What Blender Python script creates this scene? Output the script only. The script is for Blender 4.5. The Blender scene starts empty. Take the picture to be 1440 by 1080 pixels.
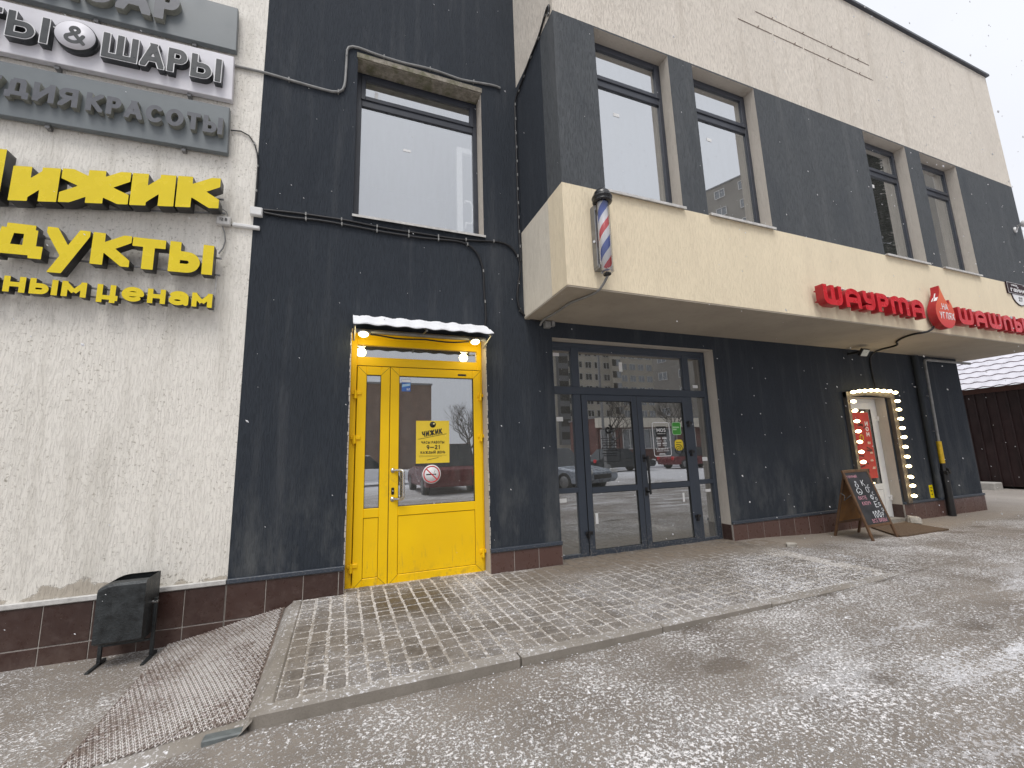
import bpy, bmesh, math, random
import numpy as np
from mathutils import Matrix, Vector, Euler
random.seed(7)
R = math.radians
SC = bpy.context.scene
COL = SC.collection
# ------------------------------------------------------------------ camera
cam = bpy.data.cameras.new('camera')
cam.sensor_width = 36.0
cam.lens = 606.2 / 1440 * 36.0
cam.clip_end = 2000
cam.clip_start = 0.05
camo = bpy.data.objects.new('camera', cam)
COL.objects.link(camo)
yaw, pit, rol = R(21.6117), R(9.3532), R(-1.7908)
fw = Vector((math.sin(yaw) * math.cos(pit), math.cos(yaw) * math.cos(pit), math.sin(pit)))
rt = Vector((math.cos(yaw), -math.sin(yaw), 0))
up = rt.cross(fw)
rt2 = rt * math.cos(rol) + up * math.sin(rol)
up2 = up * math.cos(rol) - rt * math.sin(rol)
m = Matrix((rt2, up2, -fw)).transposed().to_4x4()
m.translation = Vector((0, -4.25, 1.133))
camo.matrix_world = m
SC.camera = camo
# ------------------------------------------------------------------ overcast daylight
wd = bpy.data.worlds.new('World')
SC.world = wd
wd.use_nodes = True
nt = wd.node_tree
bg = nt.nodes['Background']
sky = nt.nodes.new('ShaderNodeTexSky')
sky.sky_type = 'NISHITA'
sky.sun_disc = False
sky.sun_elevation = R(62)
sky.sun_rotation = R(205)
sky.air_density = 1.0
sky.dust_density = 3.0
tc = nt.nodes.new('ShaderNodeTexCoord')
sep = nt.nodes.new('ShaderNodeSeparateXYZ')
nt.links.new(tc.outputs['Generated'], sep.inputs[0])
mr = nt.nodes.new('ShaderNodeMapRange')           # the even cloud deck: a little brighter overhead
mr.inputs[1].default_value = -0.05
mr.inputs[2].default_value = 1.0
nt.links.new(sep.outputs[2], mr.inputs[0])
deck = nt.nodes.new('ShaderNodeMix')
deck.data_type = 'RGBA'
deck.inputs[6].default_value = (5.9, 6.05, 6.5, 1)
deck.inputs[7].default_value = (9.3, 9.5, 10.0, 1)
nt.links.new(mr.outputs[0], deck.inputs[0])
cl = nt.nodes.new('ShaderNodeTexNoise')
cl.inputs['Scale'].default_value = 2.2
cl.inputs['Detail'].default_value = 4
nt.links.new(tc.outputs['Generated'], cl.inputs['Vector'])
cm = nt.nodes.new('ShaderNodeMapRange')
for i, q in enumerate((.3, .7, .93, 1.05)): cm.inputs[i + 1].default_value = q
nt.links.new(cl.outputs[0], cm.inputs[0])
cv = nt.nodes.new('ShaderNodeVectorMath')
cv.operation = 'SCALE'
nt.links.new(deck.outputs[2], cv.inputs[0])
nt.links.new(cm.outputs[0], cv.inputs['Scale'])
mx = nt.nodes.new('ShaderNodeMix')
mx.data_type = 'RGBA'
mx.inputs[0].default_value = 0.94
nt.links.new(sky.outputs[0], mx.inputs[6])
nt.links.new(cv.outputs[0], mx.inputs[7])
nt.links.new(mx.outputs[2], bg.inputs[0])
bg.inputs[1].default_value = 0.10
sun = bpy.data.lights.new('sun', 'SUN')
sun.energy = 1.5
sun.angle = R(26)
sun.color = (1.0, 0.97, 0.93)
suno = bpy.data.objects.new('sun', sun)
COL.objects.link(suno)
# sun direction: from behind and left of the camera, high
az, el = R(205), R(62)
sd = Vector((math.sin(az) * math.cos(el), math.cos(az) * math.cos(el), math.sin(el)))
suno.rotation_euler = sd.to_track_quat('Z', 'Y').to_euler()
SC.view_settings.view_transform = 'Standard'
SC.view_settings.look = 'None'
SC.view_settings.gamma = 1.0
SC.view_settings.use_curve_mapping = False
SC.view_settings.exposure = 0.34
SC.render.engine = 'CYCLES'
SC.cycles.max_bounces = 8
SC.cycles.transparent_max_bounces = 12

# ------------------------------------------------------------------ helpers: objects
WM = {}


def put(name, mesh, parent=None, loc=(0, 0, 0), rot=(0, 0, 0), sc=(1, 1, 1), mats=None):
    o = bpy.data.objects.new(name, mesh)
    COL.objects.link(o)
    o.location = loc
    o.rotation_euler = rot
    o.scale = sc
    WM[o.name] = Matrix.LocRotScale(Vector(loc), Euler(rot), Vector(sc))
    if parent is not None:
        o.parent = parent
        o.matrix_parent_inverse = WM[parent.name].inverted()
    if mats:
        for q in (mats if isinstance(mats, (list, tuple)) else [mats]):
            mesh.materials.append(q)
    return o


def tag(o, label=None, cat=None, group=None, kind=None):
    if label: o['label'] = label
    if cat: o['category'] = cat
    if group: o['group'] = group
    if kind: o['kind'] = kind
    return o


def thing(name, loc, label, cat, group=None, rot=(0, 0, 0)):
    return tag(put(name, None, None, loc, rot), label, cat, group)


class MB:
    """collects shapes into one mesh"""

    def __init__(s):
        s.v, s.f, s.mi, s.sm = [], [], [], []

    def add(s, vs, fs, mi=0, smooth=False):
        b = len(s.v)
        s.v += [tuple(p) for p in vs]
        for f in fs:
            s.f.append([i + b for i in f])
            s.mi.append(mi)
            s.sm.append(smooth)
        return s

    def box(s, x0, x1, y0, y1, z0, z1, mi=0, bev=0.0, M=None):
        if bev <= 0:
            vs = [Vector((x, y, z)) for z in (z0, z1) for y in (y0, y1) for x in (x0, x1)]
            fs = [(0, 2, 3, 1), (4, 5, 7, 6), (0, 1, 5, 4), (2, 6, 7, 3), (0, 4, 6, 2), (1, 3, 7, 5)]
        else:
            bm = bmesh.new()
            bmesh.ops.create_cube(bm, size=1)
            for v in bm.verts:
                v.co = Vector(((x0 + x1) / 2 + v.co.x * (x1 - x0), (y0 + y1) / 2 + v.co.y * (y1 - y0), (z0 + z1) / 2 + v.co.z * (z1 - z0)))
            bmesh.ops.bevel(bm, geom=bm.edges[:], offset=bev, segments=1, affect='EDGES')
            bm.verts.index_update()
            vs = [v.co.copy() for v in bm.verts]
            fs = [[v.index for v in f.verts] for f in bm.faces]
            bm.free()
        if M is not None: vs = [M @ v for v in vs]
        return s.add(vs, fs, mi)

    def tube(s, pts, r, n=8, mi=0, caps=True):
        pts = [Vector(p) for p in pts]
        rr = r if isinstance(r, (list, tuple)) else [r] * len(pts)
        vs, fs = [], []
        ref = None
        for i, p in enumerate(pts):
            t = (pts[min(i + 1, len(pts) - 1)] - pts[max(i - 1, 0)])
            if t.length < 1e-9: t = Vector((0, 0, 1))
            t.normalize()
            if ref is None: ref = Vector((0, 0, 1)) if abs(t.z) < .9 else Vector((1, 0, 0))
            a = t.cross(ref)
            if a.length < 1e-6: a = t.cross(Vector((0.3, 1, 0.2)))
            a.normalize()
            b = a.cross(t).normalized()
            ref = b
            for k in range(n):
                q = 2 * math.pi * k / n
                vs.append(p + (a * math.cos(q) + b * math.sin(q)) * rr[i])
        for i in range(len(pts) - 1):
            for k in range(n):
                k2 = (k + 1) % n
                fs.append((i * n + k, i * n + k2, (i + 1) * n + k2, (i + 1) * n + k))
        s.add(vs, fs, mi, True)
        if caps:
            s.add(vs[:n], [list(range(n))[::-1]], mi)
            s.add(vs[-n:], [list(range(n))], mi)
        return s

    def lathe(s, prof, c=(0, 0, 0), n=24, mi=0, M=None):
        vs, fs = [], []
        for (r, z) in prof:
            for k in range(n):
                q = 2 * math.pi * k / n
                vs.append(Vector((c[0] + r * math.cos(q), c[1] + r * math.sin(q), c[2] + z)))
        for i in range(len(prof) - 1):
            for k in range(n):
                k2 = (k + 1) % n
                fs.append((i * n + k, i * n + k2, (i + 1) * n + k2, (i + 1) * n + k))
        if M is not None: vs = [M @ v for v in vs]
        return s.add(vs, fs, mi, True)

    def prism(s, poly, y0, y1, mi=0):
        """poly in x,z extruded along y"""
        n = len(poly)
        vs = [(x, y0, z) for x, z in poly] + [(x, y1, z) for x, z in poly]
        fs = [list(range(n)), list(range(n, 2 * n))[::-1]]
        for i in range(n):
            j = (i + 1) % n
            fs.append((j, i, i + n, j + n))
        return s.add(vs, fs, mi)

    def mesh(s, name, mats=None):
        me = bpy.data.meshes.new(name)
        me.from_pydata(s.v, [], s.f)
        me.polygons.foreach_set('material_index', s.mi)
        me.polygons.foreach_set('use_smooth', s.sm)
        for q in (mats if isinstance(mats, (list, tuple)) else [mats] if mats else []):
            me.materials.append(q)
        bm = bmesh.new()
        bm.from_mesh(me)
        bmesh.ops.recalc_face_normals(bm, faces=bm.faces[:])
        bm.to_mesh(me)
        bm.free()
        me.update()
        return me

    def put(s, name, mats, parent=None, **k):
        return put(name, s.mesh(name, mats), parent, **k)


# ------------------------------------------------------------------ helpers: materials
class NT:
    def __init__(s, name):
        s.m = bpy.data.materials.new(name)
        s.m.use_nodes = True
        s.t = s.m.node_tree
        s.b = s.t.nodes['Principled BSDF']
        s.out = s.t.nodes['Material Output']
        s.pos = s.node('ShaderNodeNewGeometry').outputs['Position']
        s.obj = s.node('ShaderNodeTexCoord').outputs['Object']

    def node(s, t): return s.t.nodes.new(t)

    def link(s, a, b): s.t.links.new(a, b)

    def inp(s, sock, v):
        if v is None: return
        if hasattr(v, 'links') or hasattr(v, 'is_output'):
            s.link(v, sock)
        else:
            sock.default_value = v if not (isinstance(v, tuple) and len(v) == 3 and sock.type == 'RGBA') else (*v, 1)

    def map(s, vec, sc=(1, 1, 1), rot=(0, 0, 0), loc=(0, 0, 0)):
        n = s.node('ShaderNodeMapping')
        s.link(vec, n.inputs[0])
        n.inputs[1].default_value = loc
        n.inputs[2].default_value = rot
        n.inputs[3].default_value = sc
        return n.outputs[0]

    def noise(s, scale, detail=3, rough=.5, vec=None, col=False, dist=0):
        n = s.node('ShaderNodeTexNoise')
        s.link(vec if vec is not None else s.pos, n.inputs['Vector'])
        n.inputs['Scale'].default_value = scale
        n.inputs['Detail'].default_value = detail
        n.inputs['Roughness'].default_value = rough
        n.inputs['Distortion'].default_value = dist
        return n.outputs[1 if col else 0]

    def vor(s, scale, vec=None, feat='F1', out=0, rnd=1.0):
        n = s.node('ShaderNodeTexVoronoi')
        n.feature = feat
        s.link(vec if vec is not None else s.pos, n.inputs['Vector'])
        n.inputs['Scale'].default_value = scale
        n.inputs['Randomness'].default_value = rnd
        return n.outputs[out]

    def rng(s, v, a, b, c=0., d=1.):
        n = s.node('ShaderNodeMapRange')
        s.link(v, n.inputs[0])
        for i, q in enumerate((a, b, c, d)): n.inputs[i + 1].default_value = q
        return n.outputs[0]

    def math(s, op, a, b=0.):
        n = s.node('ShaderNodeMath')
        n.operation = op
        s.inp(n.inputs[0], a)
        s.inp(n.inputs[1], b)
        return n.outputs[0]

    def mix(s, f, a, b, mode='MIX'):
        n = s.node('ShaderNodeMix')
        n.data_type = 'RGBA'
        n.blend_type = mode
        s.inp(n.inputs[0], f)
        s.inp(n.inputs[6], a)
        s.inp(n.inputs[7], b)
        return n.outputs[2]

    def bump(s, h, dist=.01, strength=1., prev=None):
        n = s.node('ShaderNodeBump')
        s.link(h, n.inputs['Height'])
        n.inputs['Distance'].default_value = dist
        n.inputs['Strength'].default_value = strength
        if prev is not None: s.link(prev, n.inputs['Normal'])
        return n.outputs[0]

    def xyz(s, v):
        n = s.node('ShaderNodeSeparateXYZ')
        s.link(v, n.inputs[0])
        return n.outputs

    def rand(s): return s.node('ShaderNodeObjectInfo').outputs['Random']

    def done(s, col=None, rough=.6, normal=None, metal=0., spec=.5, emit=None, es=0.):
        s.inp(s.b.inputs['Base Color'], col)
        s.inp(s.b.inputs['Roughness'], rough)
        if normal is not None: s.link(normal, s.b.inputs['Normal'])
        s.b.inputs['Metallic'].default_value = metal
        s.b.inputs['Specular IOR Level'].default_value = spec
        if emit is not None:
            s.inp(s.b.inputs['Emission Color'], emit)
            s.b.inputs['Emission Strength'].default_value = es
        return s.m


def plain(name, col, rough=.5, metal=0., var=.12, sc=14., spec=.5, bumpd=0.):
    n = NT(name)
    f = n.noise(sc, 4, .6)
    c = n.mix(n.rng(f, .3, .7, 0, 1), tuple(q * (1 - var) for q in col), tuple(min(1, q * (1 + var)) for q in col))
    r = n.rng(n.noise(sc * 2, 3), .3, .7, max(0.02, rough - .08), min(1, rough + .08))
    return n.done(c, r, n.bump(n.noise(sc * 6, 3), bumpd) if bumpd else None, metal, spec)


def dist_vec(n): return n.pos


def plaster(name, col, streak=.25, groove=.006, grime=(.2, .18, .14), gr=.3, pits=.0, patch=None, vs=1.0, spots=0, flake=False):
    """bark-beetle render: grooves that run down, worn colour"""
    n = NT(name)
    g1 = n.noise(1, 4, .6, n.map(n.pos, (95 * vs, 95 * vs, 11)), dist=.6 if vs == 1 else .2)
    g2 = n.noise(1, 3, .6, n.map(n.pos, (190, 190, 60)))
    gr_ = n.rng(g1, .38, .52, 0, 1)
    fine = n.rng(g2, .3, .7, 0, 1)
    c = n.mix(n.rng(g1, .30, .50, 1, 0), col, tuple(q * (1 - streak) for q in col))
    big = n.noise(1, 4, .6, n.map(n.pos, (1.1, 1.1, .55)))
    c = n.mix(n.rng(big, .35, .7, 0, .5), c, tuple(q * .82 for q in col))
    st = n.noise(1, 5, .65, n.map(n.pos, (5.5, 5.5, .5)))
    c = n.mix(n.rng(st, .52, .75, 0, gr), c, grime)
    if patch:
        c = n.mix(n.rng(n.noise(1, 4, .6, n.map(n.pos, (2.2, 2.2, .9), loc=(3, 1, 2))), .55, .72, 0, patch[1]), c, patch[0])
    if pits:
        p = n.noise(38, 4, .7)
        p2 = n.noise(2.3, 3, .6)
        c = n.mix(n.math('MULTIPLY', n.rng(p, .56, .66, 0, pits), n.rng(p2, .38, .60, .2, 1)), c, grime)
    if spots:      # rubbed lighter places and splash marks low on the wall
        zz = n.xyz(n.pos)[2]
        low = n.math('MULTIPLY', n.rng(zz, .2, 1.3, 1, 0), n.rng(n.noise(1, 5, .7, n.map(n.pos, (4, 4, 1.6))), .45, .72, 0, .8))
        c = n.mix(low, c, (.13, .135, .135))
        c = n.mix(n.rng(n.vor(3.1, dist_vec(n)), .022, .012, 0, spots), c, (.5, .5, .5))
    if flake:      # paint flaking off above the plinth ledge
        zz = n.xyz(n.pos)[2]
        fk = n.math('ADD', n.noise(1, 5, .65, n.map(n.pos, (3.2, 3.2, 6))), n.rng(zz, .235, .46, .19, -.10))
        c = n.mix(n.rng(fk, .655, .67, 0, .9), c, (.46, .41, .34))
        c = n.mix(n.math('MULTIPLY', n.rng(fk, .640, .652, 0, 1), n.rng(fk, .652, .658, 1, 0)), c, (.20, .18, .15))
        spk = n.rng(n.noise(9, 6, .8), .62, .70, 0, .35)
        c = n.mix(spk, c, (.50, .45, .37))
    h = n.math('ADD', n.math('MULTIPLY', gr_, .8), n.math('MULTIPLY', fine, .35))
    return n.done(c, .88, n.bump(h, groove, .9), spec=.25)


def snowy(name, base_fn, amount=.5, size=55., lumps=True):
    pass


M = {}
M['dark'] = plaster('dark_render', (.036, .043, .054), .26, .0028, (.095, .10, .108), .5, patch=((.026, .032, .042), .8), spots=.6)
M['dark_lit'] = plaster('dark_render_lit', (.098, .106, .114), .36, .0045, (.155, .16, .165), .5, patch=((.070, .078, .088), .6))  # same dark render, paler: stronger light on the front put into its colour
M['pale'] = plaster('pale_render', (.88, .845, .775), .12, .0032, (.42, .39, .33), .45, pits=1.0, vs=.8, flake=True)
M['pale_up'] = plaster('pale_render_upper', (.78, .715, .625), .30, .0045, (.50, .44, .365), .5)
M['band'] = plaster('beige_band_render', (.86, .745, .545), .12, .0025, (.62, .52, .39), .3)
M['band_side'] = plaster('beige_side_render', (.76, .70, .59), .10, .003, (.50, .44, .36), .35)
M['reveal'] = plaster('reveal_render', (.58, .53, .465), .12, .003, (.36, .33, .28), .4)
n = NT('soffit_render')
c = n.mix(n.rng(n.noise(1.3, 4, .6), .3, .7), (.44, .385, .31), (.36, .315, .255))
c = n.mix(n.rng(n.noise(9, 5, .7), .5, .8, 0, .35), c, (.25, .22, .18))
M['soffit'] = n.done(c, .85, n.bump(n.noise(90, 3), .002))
n = NT('mossy_lintel')
c = n.mix(n.rng(n.noise(14, 5, .7), .4, .6), (.20, .18, .145), (.34, .31, .26))
c = n.mix(n.rng(n.noise(5, 4, .7), .48, .62, 0, .8), c, (.13, .13, .07))
M['moss'] = n.done(c, .9, n.bump(n.noise(60, 4), .004))
M['anth'] = plain('anthracite_frame', (.038, .043, .056), .38, var=.15, sc=9)
n = NT('dusty_anthracite')       # storefront frame, splashed towards the pavement
zz = n.xyz(n.pos)[2]
sp = n.math('MULTIPLY', n.rng(n.noise(60, 5, .7), .52, .66, 0, 1), n.rng(zz, 0, .35, .75, 0))
M['anth_d'] = n.done(n.mix(sp, n.mix(n.noise(6, 3), (.046, .058, .078), (.036, .046, .064)), (.32, .30, .27)), .42)
n = NT('yellow_powder_coat')
zz = n.xyz(n.pos)[2]
c = n.mix(n.rng(n.noise(2.2, 3), .3, .7), (.98, .62, .004), (.91, .56, .006))
sp = n.math('MULTIPLY', n.rng(n.noise(9, 6, .75), .50, .72, 0, .75), n.rng(zz, -.02, .16, 1, 0))
c = n.mix(sp, c, (.24, .17, .06))
c = n.mix(n.rng(n.noise(120, 3, .7), .66, .72, 0, .25), c, (.45, .30, .05))
PP = n.xyz(n.pos)
hx = n.math('SUBTRACT', PP[0], .47)
hz = n.math('SUBTRACT', PP[2], .88)
hd = n.math('SQRT', n.math('ADD', n.math('MULTIPLY', hx, hx), n.math('MULTIPLY', n.math('MULTIPLY', hz, hz), .25)))
c = n.mix(n.math('MULTIPLY', n.rng(hd, .02, .12, .8, 0), n.rng(n.noise(26, 5, .7), .42, .7, 0, .6)), c, (.42, .28, .05))
kick = n.noise(1, 6, .75, n.map(n.pos, (26, 26, 5)))
c = n.mix(n.math('MULTIPLY', n.rng(kick, .57, .68, 0, .55), n.rng(PP[2], .02, .42, 1, 0)), c, (.36, .25, .07))
M['yellow'] = n.done(c, n.rng(n.noise(12, 3), .3, .7, .34, .5), n.bump(n.noise(3.5, 2), .002, .4), spec=.3)
M['gap'] = plain('rubber_gasket', (.012, .012, .012), .7)
M['steel'] = plain('brushed_steel', (.62, .61, .59), .28, 1.0, var=.06)
M['black'] = plain('black_metal', (.014, .014, .015), .42, var=.3, sc=25)
M['blackcable'] = plain('black_cable', (.012, .012, .014), .5)
M['greycable'] = plain('grey_conduit', (.24, .24, .235), .6, var=.25)
M['white'] = plain('white_plastic', (.74, .74, .73), .4, var=.05)
M['whitedirty'] = plain('weathered_white_metal', (.55, .54, .52), .5, var=.2, sc=22)
M['greymetal'] = plain('grey_metal', (.25, .25, .25), .45, .6, var=.2)
M['snow'] = plain('snow', (.83, .84, .87), .75, var=.05, sc=30, bumpd=.004)
M['signgrey'] = plain('grey_sign_panel', (.155, .175, .185), .42, var=.08, sc=4)
M['signwhite'] = plain('white_sign_panel', (.66, .65, .69), .42, var=.07, sc=3)
M['lettergrey'] = plain('grey_letter_face', (.095, .10, .115), .4, var=.1)
M['letterside'] = plain('frosted_letter_side', (.27, .275, .24), .5, var=.2, sc=30)
M['letterblack'] = plain('dark_letter_face', (.030, .034, .038), .35, var=.15)
M['letterrim'] = plain('white_letter_rim', (.75, .75, .76), .4, var=.05)
M['signyellow'] = plain('yellow_acrylic', (.78, .60, .006), .25, var=.05, sc=5)
M['signblack'] = plain('black_sign_return', (.02, .02, .02), .35)
M['red'] = plain('red_acrylic', (.62, .012, .022), .28, var=.1, sc=5)
M['redside'] = plain('red_sign_return', (.34, .012, .018), .4, var=.15, sc=12)
M['print_black'] = plain('black_print', (.015, .015, .015), .5, var=.02)
M['print_white'] = plain('white_print', (.8, .8, .8), .5, var=.02)


def tilemat(name, c0, c1):
    n = NT(name)
    c = n.mix(n.rand(), c0, c1)
    c = n.mix(n.rng(n.noise(18, 5, .7), .5, .7, 0, .22), c, (.15, .11, .10))
    zz = n.xyz(n.pos)[2]
    c = n.mix(n.math('MULTIPLY', n.rng(n.noise(7, 5, .7), .35, .7, 0, .7), n.rng(zz, -.22, .1, .9, .06)), c, (.17, .125, .105))
    c = n.mix(n.rng(n.vor(42), .05, .035, 0, .6), c, (.6, .58, .55))
    return n.done(c, n.rng(n.noise(25, 4), .3, .7, .22, .5))


M['tile'] = tilemat('brown_glazed_tile', (.044, .022, .018), (.058, .029, .023))
M['tile_r'] = tilemat('brown_clay_tile', (.085, .045, .038), (.105, .057, .048))
M['grout'] = plain('tile_grout', (.36, .33, .30), .9, var=.2, sc=40)


def glassmat(name, refl, tint=(.93, .95, .97), trans=(.75, .80, .78), dust=0., dustz=None):
    n = NT(name)
    tr = n.node('ShaderNodeBsdfTransparent')
    tr.inputs[0].default_value = (*trans, 1)
    gl = n.node('ShaderNodeBsdfGlossy')
    gl.inputs[0].default_value = (*tint, 1)
    gl.inputs[1].default_value = .0
    wob = n.bump(n.noise(1.6, 1), .0015, .5)
    n.link(wob, gl.inputs[2])
    ms = n.node('ShaderNodeMixShader')
    lw = n.node('ShaderNodeLayerWeight')
    lw.inputs[0].default_value = .25
    n.link(n.rng(lw.outputs[0], 0, 1, refl, min(1, refl + .5)), ms.inputs[0])
    n.link(tr.outputs[0], ms.inputs[1])
    n.link(gl.outputs[0], ms.inputs[2])
    df = n.node('ShaderNodeBsdfDiffuse')
    df.inputs[0].default_value = (.5, .5, .47, 1)
    m2 = n.node('ShaderNodeMixShader')
    d = n.rng(n.noise(1, 5, .7, n.map(n.pos, (14, 14, 3))), .35, .75, dust * .4, dust)
    if dustz:
        d = n.math('ADD', d, n.rng(n.xyz(n.pos)[2], dustz[0], dustz[1], dustz[2], 0))
    n.link(d, m2.inputs[0])
    n.link(ms.outputs[0], m2.inputs[1])
    n.link(df.outputs[0], m2.inputs[2])
    # a pane is a solid sheet: only its outer face mirrors, light passes its inner face
    clr = n.node('ShaderNodeBsdfTransparent')
    m3 = n.node('ShaderNodeMixShader')
    n.link(n.node('ShaderNodeNewGeometry').outputs['Backfacing'], m3.inputs[0])
    n.link(m2.outputs[0], m3.inputs[1])
    n.link(clr.outputs[0], m3.inputs[2])
    n.link(m3.outputs[0], n.out.inputs[0])
    return n.m


M['glass_up'] = glassmat('upper_window_glass', .60, dust=.10)
M['glass_sf'] = glassmat('storefront_glass', .40, trans=(.6, .62, .58), dust=.12, dustz=(0.03, .55, .14))
M['glass_y'] = glassmat('door_glass', .48, dust=.14)
M['glass_main'] = glassmat('square_window_glass', .50, trans=(.95, .96, .96), dust=.10)
M['glass_far'] = glassmat('far_window_glass', .25, trans=(.25, .25, .25), dust=.03)


def emitmat(name, col, s):
    n = NT(name)
    return n.done((.8, .8, .8), .4, emit=col, es=s)


# ------------------------------------------------------------------ helpers: lettering
def A(cx, cy, rx, ry, a0, a1, n=14):
    return [(cx + rx * math.cos(R(a0 + (a1 - a0) * i / n)), cy + ry * math.sin(R(a0 + (a1 - a0) * i / n))) for i in range(n + 1)]


def rndp(*parts):
    o = []
    for p in parts:
        o += p if isinstance(p, list) else [p]
    return ('p', o)


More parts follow.
